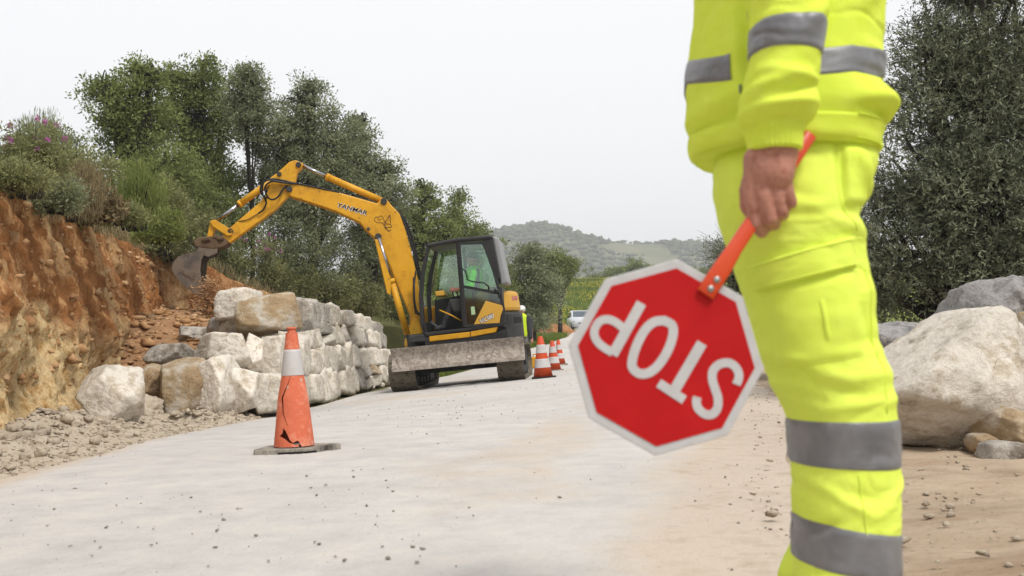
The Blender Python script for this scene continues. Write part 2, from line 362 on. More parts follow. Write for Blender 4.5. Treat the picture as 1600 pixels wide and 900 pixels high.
m_dgrey = mat('blue grey limestone', [srgb(112, 110, 112, .5), srgb(150, 147, 146, .55), srgb(196, 192, 188, .6), srgb(130, 124, 120, .52), srgb(162, 158, 154, .56)], scale=3.6, detail=12, nr=.74, rough=.9, spec=.12, big=.14, bigscale=1.4, bump=1.0, bscale=14, bdist=.03, bdetail=10, crk=(srgb(206, 202, 198, .6), 2.2, .012))
m_clod = mat('dry clods', [srgb(176, 156, 132, .62), srgb(220, 205, 184, .68), srgb(202, 182, 156, .64)], scale=6, detail=9, nr=.7, rough=.97, spec=.05, rnd=.14, bump=1.0, bscale=30)

m_bed = mat('bedded clods', [srgb(152, 108, 72, .68), srgb(200, 156, 112, .74), srgb(222, 192, 154, .76)], scale=2, detail=8, rough=.97, spec=.05, bump=.8, bscale=30)
# the dry stone retaining wall
wall = empty('stone_wall', (float(wx(14)), 14, float(gz(wx(14), 14))))
tag(wall, 'dry stone retaining wall of pale limestone blocks along the road beside the excavator', 'wall')
W0 = np.array(wall.location)
def wstone(cx, cy, cz, sx, sy_, sz, rz, seed, m, sub=4, tilt=0, **k):
    o = rock_mesh('stone', (sx, sy_, sz), seed, sub=sub, mats=m, **k)
    o.parent = wall; o.location = tuple(np.array((cx, cy, cz))-W0); o.rotation_euler = (random.Random(seed).uniform(-.1, .1), tilt, rz); return o
RW = random.Random(7)
courses = [(.00, .46), (.44, .42), (.84, .38), (1.20, .34)]
start = [11.9, 12.2, 12.5, 12.55]
sid = 100
for ci, (h0, hh) in enumerate(courses):
    y = start[ci]+RW.uniform(-.1, .1)
    while y < 22.5-ci*.12:
        L_ = RW.uniform(.42, .98); yc = y+L_/2
        x = float(wx(yc)); g = float(gz(x, yc)); sc = float(np.interp(yc, [12, 19, 22.6], [1, 1.02, .86]))
        ang = math.atan2(float(wx(yc+.3)-wx(yc-.3)), .6)
        hz = hh*RW.uniform(.92, 1.12)
        split = hh > .36 and RW.random() < .16
        parts = [(g+h0*sc+.25*hz, hz*.53), (g+h0*sc+.77*hz, hz*.5)] if split else [(g+h0*sc+hz*.48, hz*1.04)]
        for zc, hs in parts:
            sid += 1
            wstone(x-.20-.22*(h0+.2)+RW.uniform(-.04, .04), yc, zc, .55, L_*1.09, hs*sc*1.09, -ang+RW.uniform(-.08, .08), sid, RW.choice([m_lime]*7+[m_lime2, m_grey]),
                   sub=4, tilt=-.2+RW.uniform(-.08, .08), ncut=12, boxy=1.15, rough=.028, sharp=110)
        # small chinking stones in the joints
        if RW.random() < .35:
            sid += 1; s = RW.uniform(.07, .14)
            wstone(x-.06-.22*h0, y+RW.uniform(-.03, .03), g+h0*sc+RW.uniform(0, .06), s, s*1.3, s, RW.uniform(0, 3), sid, m_lime, sub=2)
        y += L_*RW.uniform(.965, 1.0)
# stepped near end: large blocks set one above another
def wpx(x0, x1, y0, y1, Y, dep, seed, m, rz=0., tilt=0., **k):
    a = at(x0, (y0+y1)/2, Y); b = at(x1, (y0+y1)/2, Y); c0 = at((x0+x1)/2, y0, Y); c1 = at((x0+x1)/2, y1, Y)
    c = (a+b)/2; return wstone(c[0], Y+dep*.4, (c0[2]+c1[2])/2, abs(b[0]-a[0]), dep, c0[2]-c1[2], rz, seed, m, sub=5, tilt=tilt, **k)
bk = dict(ncut=16, boxy=.75, rough=.03, sharp=130)
wpx(356, 462, 456, 524, 12.2, .85, 11, m_lime2, rz=.25, tilt=-.12, **bk)
wpx(446, 492, 462, 520, 12.9, .7, 12, m_grey, **bk)
wpx(282, 384, 520, 590, 11.5, .8, 13, m_lime, rz=.2, tilt=-.06, **bk)
wpx(376, 408, 520, 586, 11.7, .7, 14, m_lime, **bk)
wpx(400, 440, 522, 588, 11.9, .7, 27, m_lime, **bk)
wpx(234, 316, 560, 654, 10.7, .7, 15, m_lime2, rz=.3, **bk)
wpx(306, 356, 554, 652, 10.8, .8, 16, m_lime, rz=-.1, **bk)
wpx(346, 398, 570, 650, 11.1, .8, 17, m_lime, **bk)
wpx(388, 442, 584, 652, 11.4, .7, 18, m_lime, **bk)
wpx(430, 470, 588, 648, 11.7, .6, 28, m_grey, **bk)
wpx(436, 476, 516, 590, 12.2, .6, 29, m_lime, **bk)
core = bmesh.new()                                   # packed rubble core seen only in the joints
yy = np.linspace(13.1, 22.3, 24)
lo = [(float(wx(q))-.33, q) for q in yy]; 
for a, b in zip(lo, lo[1:]):
    za = float(gz(a[0], a[1])); zb = float(gz(b[0], b[1])); ha = float(np.interp(a[1], [13, 13.6, 19, 22.3], [.8, 1.3, 1.34, 1.1])); hb_ = float(np.interp(b[1], [13, 13.6, 19, 22.3], [.8, 1.3, 1.34, 1.1]))
    bm_prism(core, [(a[0], a[1], za-.1), (b[0], b[1], zb-.1), (b[0]-.3, b[1], zb-.1), (a[0]-.3, a[1], za-.1)],
             [(a[0]-.28, a[1], za+ha), (b[0]-.28, b[1], zb+hb_), (b[0]-.5, b[1], zb+hb_), (a[0]-.5, a[1], za+ha)])
for v in core.verts: v.co -= Vector(W0)
bmobj('rubble_core', core, m_lime, wall)

# loose rocks: things of their own
def prock(name, label, cat, x0, x1, y0, y1, Y, dep, seed, m, rz=0., tilt=0., group=None, sub=5, sink=.0, **k):
    a = at(x0, (y0+y1)/2, Y); b = at(x1, (y0+y1)/2, Y); c0 = at((x0+x1)/2, y0, Y); c1 = at((x0+x1)/2, y1, Y); c = (a+b)/2
    o = rock_mesh(name, (abs(b[0]-a[0]), dep, c0[2]-c1[2]), seed, sub=sub, mats=m, **k)
    o.location = (c[0], Y+dep*.35, (c0[2]+c1[2])/2-sink); o.rotation_euler = (0, tilt, rz); return tag(o, label, cat, group)
rk = dict(ncut=18, boxy=.5, rough=.04, sharp=110)
prock('boulder', 'pale blunt boulder standing alone at the foot of the earth cut', 'boulder', 108, 212, 570, 676, 9.0, .6, 41, m_lime, rz=.2, cuts=(((-.7, -.3, .7), .8), ((.5, -.5, .7), .85), ((-.8, -.2, -.6), .85), ((.6, -.3, -.7), .9)), **rk)
prock('boulder', 'grey blue rock wedged beside the stepped end of the stone wall', 'rock', 220, 290, 536, 576, 11.6, .6, 42, m_grey, **rk)
prock('boulder', 'small brownish rock between the lone pale boulder and the wall end', 'rock', 208, 252, 568, 620, 11.0, .45, 43, m_lime2, **rk)
prock('boulder', 'dark rock in the loose backfill behind the top wall block', 'rock', 272, 332, 508, 540, 13.0, .6, 44, m_grey, rz=.4, **rk)
prock('boulder', 'grey broken rock leaning against the top block of the wall', 'rock', 318, 352, 494, 528, 12.7, .45, 45, m_grey, rz=.4, **rk)
prock('boulder', 'dirt-coated lump of rubble between the lone boulder and wall', 'rock', 168, 242, 616, 672, 10.2, .5, 46, m_clod, **dict(rk, rough=.1))
# right-hand pile
prock('boulder', 'large pale limestone boulder on the sandy shoulder beside the worker in yellow', 'boulder', 1372, 1700, 476, 730, 5.1, .7, 58, m_lime, ncut=10, boxy=.6, rough=.045, sharp=90, cuts=(((-.62, -.12, .72), .52), ((.85, -.5, .15), .70), ((-.3, -.55, -.78), .78), ((.15, -.8, .5), .78), ((.7, 0, .7), .95)))
prock('boulder', 'low grey boulder behind the large pale boulder under the olive tree', 'boulder', 1370, 1545, 496, 660, 6.2, .8, 52, m_dgrey, tilt=-.1, **rk)
prock('boulder', 'grey peaked boulder rising behind the large pale boulder', 'boulder', 1515, 1700, 420, 690, 6.2, .9, 53, m_dgrey, tilt=-.5, **rk)
prock('boulder', 'brown stained boulder at the edge of the right-hand rock pile', 'boulder', 1640, 1800, 470, 690, 5.7, .6, 54, m_lime2, tilt=-.2, **rk)
prock('boulder', 'brownish rock lying low against the large pale boulder', 'rock', 1550, 1660, 640, 712, 4.9, .4, 55, m_lime2, tilt=.2, **rk)
prock('boulder', 'small grey angular rock in front of the right-hand rock pile', 'rock', 1546, 1610, 690, 738, 4.75, .25, 56, m_grey, sub=4, **rk)
prock('boulder', 'tiny wedge stone tucked under the large pale boulder', 'rock', 1524, 1562, 678, 714, 4.95, .2, 57, m_lime2, sub=4, **rk)

# rubble along the foot of the cut: the bigger lumps one by one, the crumbs as stuff
def scatter(name, pts, sizes, seed, m, label, sub=1, flat=.7):
    rg = np.random.default_rng(seed); D, F = ICO[sub]; n = len(pts)
    J = D[None]*(1+.40*rg.normal(0, 1, (n, len(D), 1)).clip(-1.3, 1.6))
    sc = np.asarray(sizes)[:, None, None]*np.stack([rg.uniform(.7, 1.3, n), rg.uniform(.7, 1.3, n), rg.uniform(.5, 1, n)*flat], -1)[:, None, :]
    a = rg.uniform(0, 6.28, n); ca, sa = np.cos(a), np.sin(a)
    V = J*sc; V = np.stack([V[..., 0]*ca[:, None]-V[..., 1]*sa[:, None], V[..., 0]*sa[:, None]+V[..., 1]*ca[:, None], V[..., 2]], -1)+np.asarray(pts)[:, None, :]
    FF = (F[None]+(np.arange(n)*len(D))[:, None, None]).reshape(-1, 3)
    return tag(fmesh(name, V.reshape(-1, 3), FF, m, attrs={'rnd': ('FACE', np.repeat(rg.random(n), len(F)))}), label, 'gravel', kind='stuff')
rg = np.random.default_rng(5)
def vfoot(y): return np.where(y > 10.3, np.interp(y, [10.3, 13.2], [-3.4, -2.95]), foot(y))-.35
def verge(x, y):
    f0 = vfoot(y); e0 = np.interp(y, LE_Y, LE_X)+.12; U = (x-f0)/(e0-f0)
    return gz(x, y)-.015+(.03+.17*np.exp(-((U-.35)/.28)**2)*(1+.7*fbm(stackp(x*3, y*3, 0), 4))+.05*fbm(stackp(x*11, y*11, 0), 3))*sm(1, .75, U)
my = axis([(3, 13.2, .05)]); mu = np.linspace(0, 1, 30); YY, UU = np.meshgrid(my, mu, indexing='ij'); f0 = vfoot(YY); XX = f0+(np.interp(YY, LE_Y, LE_X)+.12-f0)*UU
tag(fmesh('earth_verge', stackp(XX, YY, verge(XX, YY)).reshape(-1, 3), grid_faces(len(my), len(mu)), m_clod, smooth=True), kind='structure')
n = 11000; y = 3.5+9.5*rg.random(n); f_ = vfoot(y)+.25; e = np.interp(y, LE_Y, LE_X)+.14; x = f_+(e-f_)*rg.random(n)**1.15
sz = rg.gamma(1.05, .0075, n).clip(.0025, .055)*np.interp((x-f_)/(e-f_), [0, .7, 1], [1.15, .9, .35])
scatter('rubble_crumbs', stackp(x, y, verge(x, y)+sz*.25), sz, 6, m_clod, 'crumbled dry earth and chips piled along the foot of the cut')
m_lump = mat('pale rubble', [srgb(186, 168, 146, .66), srgb(214, 198, 176, .7), srgb(226, 212, 192, .72)], scale=3, detail=9, nr=.7, rough=.97, spec=.05, rnd=.1, bump=.8, bscale=12)
rl = [rock_mesh('rubble_lump', (1, .9, .75), 200+i, sub=3, mats=m_lump, ncut=22, boxy=.25, rough=.05, sharp=120) for i in range(6)]
RR = random.Random(3); first = set()
for i in range(90):
    y = RR.triangular(5.0, 12.6, 7); e = float(np.interp(y, LE_Y, LE_X)); f_ = float(foot(y))
    if y > 10.3: f_ = float(np.interp(y, [10.3, 12.6], [-3.5, -3.05])); e = f_+.35
    x = f_+.05+(e+.02-f_)*RR.random()**1.3
    s = RR.uniform(.04, .13)*(1-.5*max(0, (x-f_)/(e-f_+.01)))
    k = i % 6; o = rl[k] if k not in first else link(rl[k].copy()); first.add(k)
    o.location = (x, y, float(verge(x, y))+s*.18); o.scale = (s, s, s); o.rotation_euler = (RR.uniform(-.4, .4), RR.uniform(-.4, .4), RR.uniform(0, 6))
    tag(o, 'dry pale lump of rubble along the foot of the earth cut', 'rubble', 'rubble lumps along the foot of the cut')
m_peb = mat('grey pebbles', [srgb(150, 140, 128, .52), srgb(196, 184, 168, .56)], scale=3, rough=.9)
n = 2800; y = 2.3+rg.random(n)**1.5*22; l_ = np.interp(y, LE_Y, LE_X); r_ = np.interp(y, RE_Y, RE_X); x = l_+(r_+.5-l_)*rg.random(n)
keep = (fbm(stackp(x*.9, y*.5, 4), 3) > -.1); x, y = x[keep], y[keep]; n = len(x)
scatter('road_gravel', stackp(x, y, gz(x, y)+.009), rg.gamma(1.4, .0021, n).clip(.0014, .0075), 8, m_peb, 'small grey stones scattered loose over the dusty road')
n = 3600; y = 2+rg.random(n)**1.3*9; r_ = np.interp(y, RE_Y, RE_X); x = r_+.2+rg.random(n)*4
scatter('shoulder_gravel', stackp(x, y, gz(x, y)+.03), rg.gamma(1.5, .0035, n).clip(.002, .02), 9, m_clod, 'small stones and crumbs lying in the sandy shoulder')
n = 1300; y = rg.uniform(3, 21, n); tt = rg.random(n)**.8; jy = np.clip(np.searchsorted(ey, y), 0, len(ey)-1); jk = (tt*61).astype(int)
SFV = stackp(X_E, Y_E, Z_E)[jy, jk]; sz = rg.gamma(1.5, .012, n).clip(.006, .07)
o = scatter('bedded_stones', SFV+np.stack([0*y+.004, 0*y, 0*y], -1), sz, 19, m_bed, 'small stones and clods bedded in the cut earth face', flat=1.)
n = 5000; y = rg.uniform(10.8, 24, n); fx_ = np.minimum(foot(y)-.5, wx(y)-1.0); u_ = .1+.85*rg.random(n); x = wx(y)-.40+(fx_-wx(y)+.4)*u_
iy = np.clip(np.searchsorted(by, y), 0, len(by)-1); iu = (u_*43).astype(int); sz = rg.gamma(1.2, .016, n).clip(.006, .11)
o = scatter('backfill_clods', np.stack([BX[iy, iu], BY[iy, iu], BZ[iy, iu]+sz*.2], -1)+rg.normal(0, .02, (n, 3))*np.array((1, 1, .2)), sz, 21, m_bed, 'loose clods and stones tipped behind the stone wall')
# ------------------------------------------------------------------ vegetation
m_bark = mat('grey bark', [srgb(54, 48, 42, .45), srgb(84, 76, 66, .45)], scale=8, rough=.95, bump=.8, bscale=20)
L_oak = leafmat('oak leaves', srgb(98, 112, 60, .72), srgb(172, 182, 112, .78))
L_olv = leafmat('olive leaves', srgb(106, 116, 82, .72), srgb(186, 192, 150, .78))
L_dkolv = leafmat('dark olive leaves', srgb(70, 78, 54, .6), srgb(176, 182, 150, .7), trans=.18)
L_scrub = leafmat('scrub leaves', srgb(114, 120, 76, .7), srgb(182, 184, 126, .76))
L_broom = leafmat('broom needles', srgb(118, 132, 66, .66), srgb(178, 188, 108, .7))
L_dry = leafmat('dry stalks', srgb(150, 130, 92, .55), srgb(190, 172, 128, .55), trans=.1)
L_grass = leafmat('green grass', srgb(104, 130, 46, .55), srgb(160, 176, 70, .6))
L_pink = leafmat('pink petals', srgb(186, 104, 160, .7), srgb(214, 150, 196, .75))
L_yel = leafmat('yellow petals', srgb(214, 200, 40, .7), srgb(236, 220, 70, .75))

def leaves(C, Dr, ln, wd, rg, fold=.25):
    """rhombic leaves: C centres (n,3), Dr axis (n,3), ln, wd lengths/widths (n,)"""
    n = len(C); Dr = Dr/np.linalg.norm(Dr, axis=1)[:, None]
    R = rg.normal(0, 1, (n, 3)); Sd = np.cross(Dr, R); Sd /= np.linalg.norm(Sd, axis=1)[:, None]+1e-9; Nn = np.cross(Dr, Sd)
    ln = np.asarray(ln)[:, None]; wd = np.asarray(wd)[:, None]
    V = np.stack([C-Dr*ln*.5, C+Sd*wd*.5+Nn*wd*fold, C+Dr*ln*.5, C-Sd*wd*.5+Nn*wd*fold], 1)
    return V.reshape(-1, 3)
def leafobj(name, V, m, rnd, parent=None):
    n = len(V)//4; return fmesh(name, V, np.arange(n*4).reshape(n, 4), m, parent, attrs={'rnd': ('FACE', rnd)})
def tree(name, label, base, H, lobes, nleaf, ls, seed, lm, trunk_h=.3, trunk_r=.12, lean=(0, 0), group=None, cat='tree', aspect=.45, clumpr=.34, nclump=None, droop=0., cnt_limb=3):
    """lobes: list of (dx,dy,z,rx,ry,rz) crown ellipsoids relative to base"""
    rg = np.random.default_rng(seed); root = empty(name, tuple(base)); tag(root, label, cat, group)
    bm = bmesh.new(); fork = np.array((lean[0]*trunk_h, lean[1]*trunk_h, H*trunk_h))
    bm_tube(bm, [(0, 0, -.3), (lean[0]*.1, 0, H*trunk_h*.5), tuple(fork)], [trunk_r*1.25, trunk_r, trunk_r*.85], 7)
    vol = np.array([l[3]*l[4]*l[5] for l in lobes])**.7; share = vol/vol.sum()
    CC = []; CR = []
    nclump = nclump or int(nleaf/70)
    for l, s in zip(lobes, share):
        c = np.array(l[:3]); r = np.array(l[3:])
        tips = []
        for _ in range(cnt_limb):
            d = rg.normal(0, 1, 3); d[2] = abs(d[2])*.8+.1; d /= np.linalg.norm(d); tip = c+d*r*.75; tips.append(tip)
            mid = (fork+c)/2+rg.normal(0, .12, 3)*np.linalg.norm(r)*.5
            pts = catmull([fork, mid, c+rg.normal(0, .15, 3)*r, tip], 4); bm_tube(bm, pts, list(np.linspace(trunk_r*.55, trunk_r*.08, len(pts))), 5)
        k = max(6, int(nclump*s)); d = rg.normal(0, 1, (k, 3)); d /= np.linalg.norm(d, axis=1)[:, None]
        rad = rg.random(k)**.42
        ang = 1+.34*fbm(d*1.7+seed, 3)+.1*rg.normal(0, 1, k)
        P = c+d*r*(rad*ang)[:, None]
        CC.append(P); CR.append(np.full(k, clumpr)*rg.uniform(.6, 1.35, k))
        for q in P[:: max(1, k//26)]:
            o_ = tips[rg.integers(len(tips))]; bm_tube(bm, catmull([o_*.5+c*.5, (o_+q)/2+rg.normal(0, .1, 3), q], 3), list(np.linspace(trunk_r*.14, .006, 7)), 4, False)
    bmobj('trunk', bm, m_bark, root, smooth=True)
    CC = np.concatenate(CC); CR = np.concatenate(CR); idx = rg.integers(0, len(CC), nleaf)
    dl = rg.normal(0, 1, (nleaf, 3)); dl /= np.linalg.norm(dl, axis=1)[:, None]; rr = rg.random(nleaf)**.5
    C = CC[idx]+dl*(CR[idx]*rr)[:, None]*np.array((1.15, 1.15, .8)); C[:, 2] -= droop*rr*CR[idx]
    Dv = dl+rg.normal(0, .6, (nleaf, 3))+np.array((0, 0, .25)); l_ = ls*rg.uniform(.6, 1.35, nleaf)
    rnd = (rg.random(len(CC))[idx]*.45+rg.random(nleaf)*.55)
    leafobj('crown', leaves(C, Dv, l_, l_*aspect, rg), lm, rnd, root); return root

def lobes_px(base, Y, specs):
    """specs: (px, py, rx_px, rz_px, dY) -> ellipsoids"""
    out = []
    for px, py, rx, rz, dy in specs:
        p = at(px, py, Y+dy)-np.array(base); k = (Y+dy)/FPX; out.append((p[0], p[1], p[2], rx*k, max(rx, rz)*k*.9, rz*k))
    return out
def ptree(name, label, px, Y, specs, nleaf, ls, seed, lm, **k):
    x = at(px, 450, Y)[0]; z = float(max(top_z(x, Y) if x < foot(Y)-.3 else gz(x, Y), -1)); b = (x, Y, z-.05)
    lb = lobes_px(b, Y, specs); H = max(l[2]+l[5] for l in lb)
    return tree(name, label, b, H, lb, nleaf, ls, seed, lm, **k)
G1 = 'broadleaf trees above the earth cut'
ptree('oak_tree', 'tall evergreen oak with open ragged top behind the green broom bush', 215, 19.5, [(192, 165, 50, 48, 0), (215, 205, 62, 60, .4), (235, 125, 34, 26, 0), (165, 140, 34, 22, .3), (240, 275, 75, 60, 0), (215, 108, 22, 16, 0)], 26000, .075, 1, L_oak, group=G1, trunk_h=.25, clumpr=.26)
ptree('oak_tree', 'tall evergreen oak behind the raised stick of the excavator', 320, 23, [(310, 140, 48, 44, 0), (290, 200, 62, 60, 0), (340, 190, 55, 60, .5), (275, 130, 30, 28, 0), (325, 290, 80, 60, 0), (318, 104, 22, 16, 0)], 30000, .08, 2, L_oak, group=G1, trunk_h=.25, clumpr=.27)
ptree('oak_tree', 'slender oak with visible dark forked limbs above the excavator stick', 395, 22, [(388, 135, 34, 34, 0), (400, 190, 44, 44, 0), (378, 165, 32, 34, .3), (430, 255, 46, 44, .8), (384, 112, 18, 14, 0)], 15000, .075, 3, L_olv, group=G1, trunk_h=.3, trunk_r=.05, clumpr=.27, cnt_limb=2)
ptree('olive_tree', 'broad silvery olive tree behind the excavator boom', 490, 23, [(478, 172, 48, 44, 0), (455, 215, 58, 55, 0), (515, 225, 60, 55, .3), (540, 290, 66, 60, .3), (470, 300, 72, 60, 0), (480, 138, 24, 16, 0)], 32000, .075, 4, L_olv, group=G1, trunk_h=.22, clumpr=.27)
ptree('olive_tree', 'silvery olive tree leaning right beside the bend of the boom', 575, 24.5, [(555, 225, 40, 40, 0), (575, 275, 52, 50, 0), (600, 320, 50, 48, 0), (585, 380, 55, 50, 0), (560, 190, 20, 16, 0), (602, 262, 22, 20, 0)], 22000, .075, 5, L_olv, group=G1, trunk_h=.22, clumpr=.26)
ptree('oak_tree', 'brownish green tree between the boom and the excavator cab', 655, 29, [(655, 330, 38, 40, 0), (640, 380, 42, 50, 0), (685, 370, 36, 40, .5), (660, 295, 20, 20, 0), (650, 440, 50, 40, 0)], 16000, .09, 6, L_oak, group=G1, trunk_h=.25, clumpr=.28)
ptree('oak_tree', 'round-topped tree just behind the excavator cab roof', 725, 36, [(718, 345, 30, 34, 0), (745, 368, 26, 26, 0), (712, 390, 44, 34, 0), (715, 310, 16, 16, 0), (760, 395, 26, 30, 0)], 14000, .10, 7, L_oak, group=G1, trunk_h=.25, clumpr=.3)
ptree('olive_tree', 'dense grey green olive tree just behind the counterweight', 832, 38, [(828, 420, 36, 36, 0), (815, 455, 34, 34, 0), (846, 460, 34, 38, 0), (832, 398, 20, 14, 0), (832, 495, 36, 26, 0)], 20000, .10, 8, L_olv, trunk_h=.2, clumpr=.3)
ptree('oak_tree', 'round green tree behind the dense olive near the field', 874, 52, [(872, 412, 26, 20, 0), (886, 420, 18, 16, 0), (862, 425, 26, 24, 0), (880, 438, 14, 14, 0)], 9000, .14, 9, L_oak, trunk_h=.3, clumpr=.45)
ptree('oak_tree', 'small dark tree at the upper edge of the yellow flowered field', 926, 122, [(926, 440, 17, 18, 0), (922, 455, 14, 16, 0), (934, 458, 14, 18, 0)], 5000, .2, 10, L_oak, clumpr=.5)
ptree('oak_tree', 'wide tree beyond the field under the far hill', 975, 128, [(965, 428, 22, 12, 0), (990, 420, 24, 14, 0), (950, 432, 16, 10, 0), (1010, 428, 22, 14, 0)], 7000, .26, 11, L_oak, clumpr=.7)
for i, (px, Y, r_) in enumerate([(1050, 128, 26), (1085, 132, 24), (1120, 130, 28), (1160, 126, 30), (1205, 120, 34), (1260, 110, 40)]):
    ptree('oak_tree', 'distant roadside tree in the row below the far hill', px, Y, [(px, 432, r_, 18, 0), (px+12, 440, r_*.8, 18, 1)], 4500, .24, 20+i, L_oak, clumpr=.7, group='distant trees in a row below the hill')
# shaded understorey below the trees: shrubs above the cut
def bush(label, px, py, Y, rx, rz, nleaf, ls, seed, lm, name='shrub', aspect=.4, cat='shrub', group=None, clumpr=.16, upright=0., base=None):
    rg = np.random.default_rng(seed); p = at(px, py, Y); k = Y/FPX; z0 = base if base is not None else float(top_z(p[0], Y))
    root = empty(name, (p[0], Y, z0-.04)); tag(root, label, cat, group); bm = bmesh.new()
    cz = p[2]-z0; n = int(max(14, nleaf/60)); d = rg.normal(0, 1, (n, 3)); d /= np.linalg.norm(d, axis=1)[:, None]
    P = np.array((0, 0, cz))+d*(rg.random(n)**.45*(1+.3*fbm(d*2+seed, 2)))[:, None]*np.array((rx*k, rx*k*.8, rz*k)); P[:, 2] = np.where(rg.random(n) < .35, P[:, 2]*rg.random(n), P[:, 2]); P[:, 2] = np.maximum(P[:, 2], .05)
    for q in P[::9]: bm_tube(bm, catmull([(q[0]*.4, q[1]*.4, -.05), q*np.array((.6, .6, .45)), q], 3), [.014, .012, .011, .009, .007, .005, .003][:7], 4, False)
    bmobj('stem', bm, m_bark, root)
    idx = rg.integers(0, n, nleaf); dl = rg.normal(0, 1, (nleaf, 3)); dl /= np.linalg.norm(dl, axis=1)[:, None]
    C = P[idx]+dl*(clumpr*rg.random(nleaf)**.5)[:, None]; Dv = dl*(1-upright)+rg.normal(0, .4, (nleaf, 3))*(1-upright*.6)+np.array((0, 0, .3+2*upright))
    l_ = ls*rg.uniform(.6, 1.4, nleaf); rnd = rg.random(n)[idx]*.4+rg.random(nleaf)*.6
    leafobj('foliage', leaves(C, Dv, l_, l_*aspect, rg), lm, rnd, root)
    return root, P, rg
def flowers(root, P, rg, n, s, m=L_pink):
    top = P[np.argsort(P[:, 2])[-max(4, len(P)//2):]]
    for i in range(n):
        q = top[rg.integers(len(top))]+rg.normal(0, .06, 3)+np.array((0, -.08, .04)); a = np.linspace(0, 2*math.pi, 6)[:5]+rg.random()*6
        C = np.stack([q[0]+.35*s*np.cos(a), np.full(5, q[1]), q[2]+.35*s*np.sin(a)], -1); Dv = np.stack([np.cos(a), rg.normal(-.2, .2, 5), np.sin(a)], -1)
        leafobj('flower', leaves(C, Dv, np.full(5, s*.7), np.full(5, s*.6), rg, .1), m, rg.random(5), root)
r, P, g_ = bush('loose shrub with pink flowers and bare twigs on the crest of the earth cut', 40, 232, 8.6, 66, 44, 7000, .034, 31, L_scrub, clumpr=.11); flowers(r, P, g_, 16, .05)
r, P, g_ = bush('pink flowered shrub hanging over the cut below the excavator stick', 408, 400, 21.4, 42, 36, 5000, .05, 32, L_scrub); flowers(r, P, g_, 22, .075)
bush('bright green feathery broom bush on the crest of the cut', 212, 290, 12.2, 48, 46, 11000, .055, 33, L_broom, aspect=.12, upright=.75, clumpr=.12)
bush('wispy pale grey broom rising behind the pink flowered crest shrub', 60, 205, 9.6, 44, 34, 3500, .06, 34, L_olv, aspect=.10, upright=.8, clumpr=.10)
bush('yellowish dry scrub between the two crest shrubs', 120, 286, 10.2, 46, 34, 6000, .07, 35, L_dry, aspect=.08, upright=.8, clumpr=.12)
bush('low green shrub behind the dry scrub on the crest', 130, 270, 11.5, 52, 36, 6000, .05, 36, L_scrub)
for i, (lb, a) in enumerate([('ragged low green shrub spilling over the crest beneath the pink flowered shrub', (20, 270, 8.0, 60, 24, 6000, .03, 91, L_scrub)), ('grey green cushion shrub on the crest under the dry scrub', (92, 296, 9.4, 44, 22, 5000, .035, 92, L_olv)),
        ('low green shrub on the crest beneath the feathery broom', (182, 336, 11.4, 44, 24, 5000, .04, 93, L_scrub)), ('small straw coloured shrub hanging at the crest beside the broom', (152, 318, 10.6, 34, 26, 4000, .06, 94, L_dry)),
        ('tangled green shrub on the crest right of the broom, above the bucket', (250, 352, 14.2, 44, 34, 6000, .045, 95, L_broom)), ('olive green shrub behind the wispy broom at the crest', (95, 236, 12.0, 56, 40, 7000, .045, 96, L_olv))]):
    bush(lb, *a, clumpr=.12)
GU = 'understorey shrubs below the trees'
us = [(272, 345, 18.5, 40, 36, L_scrub), (318, 362, 20.6, 42, 38, L_scrub), (300, 300, 21.5, 60, 50, L_oak), (370, 340, 22, 44, 50, L_oak), (455, 400, 22.5, 46, 50, L_olv), (500, 380, 23, 52, 60, L_olv),
      (440, 340, 22.6, 50, 46, L_olv), (545, 405, 24, 48, 50, L_olv), (590, 430, 25, 40, 46, L_scrub), (430, 438, 22, 30, 26, L_scrub), (520, 450, 23, 40, 28, L_scrub), (625, 450, 26, 34, 40, L_oak), (570, 462, 24, 30, 24, L_scrub),
      (690, 440, 31, 40, 40, L_oak), (735, 440, 35, 40, 40, L_oak), (780, 440, 37, 30, 40, L_oak), (255, 320, 17.5, 40, 34, L_scrub), (650, 490, 27, 36, 30, L_scrub), (355, 415, 21, 28, 30, L_scrub), (470, 440, 22.5, 34, 30, L_scrub)]
for i, (px, py, Y, rx, rz, lm) in enumerate(us):
    bush('leafy green understorey shrub below the trees above the cut', px, py, Y, rx, rz, 7500, .065, 50+i, lm, group=GU, clumpr=.2)
# grass and dry stalks along the crest and verges
def grass(name, x, y, z, h, seed, m, label, lean=.35, w=.012):
    rg = np.random.default_rng(seed); n = len(x); D = rg.normal(0, lean, (n, 3)); D[:, 2] = 1; hh = h*rg.uniform(.4, 1.3, n)
    V = leaves(stackp(x, y, z+hh*.42), D, hh, np.full(n, w), rg, .1)
    return tag(leafobj(name, V, m, rg.random(n)), label, 'grass', kind='stuff')
rg = np.random.default_rng(77)
n = 12000; y = rg.uniform(5, 24, n); x = foot(y)-.38-rg.random(n)**1.6*2.2
grass('dry_grass', x, y, top_z(x, y)-.03, .3, 1, L_dry, 'dry straw coloured grass along the crest of the cut')
n = 14000; y = rg.uniform(5, 30, n); x = foot(y)-.45-rg.random(n)**1.3*3.5
grass('crest_grass', x, y, top_z(x, y)-.03, .3, 2, L_scrub, 'short green grass and weeds on the ground above the cut')
n = 16000; y = rg.uniform(23, 48, n); l_ = np.interp(y, LE_Y, LE_X); x = l_-.1-rg.random(n)**1.2*1.6
zz = np.maximum(gz(x, y), np.where(x < foot(y), gz(x, y)+np.clip((foot(y)-x)/1.3, 0, 1)*0+np.clip((foot(y)-x)/1.3, 0, crest(y)-gz(x, y)), gz(x, y)))
grass('verge_grass', x, y, zz-.02, .22, 3, L_grass, 'bright green grass on the verge beyond the excavator', w=.02)
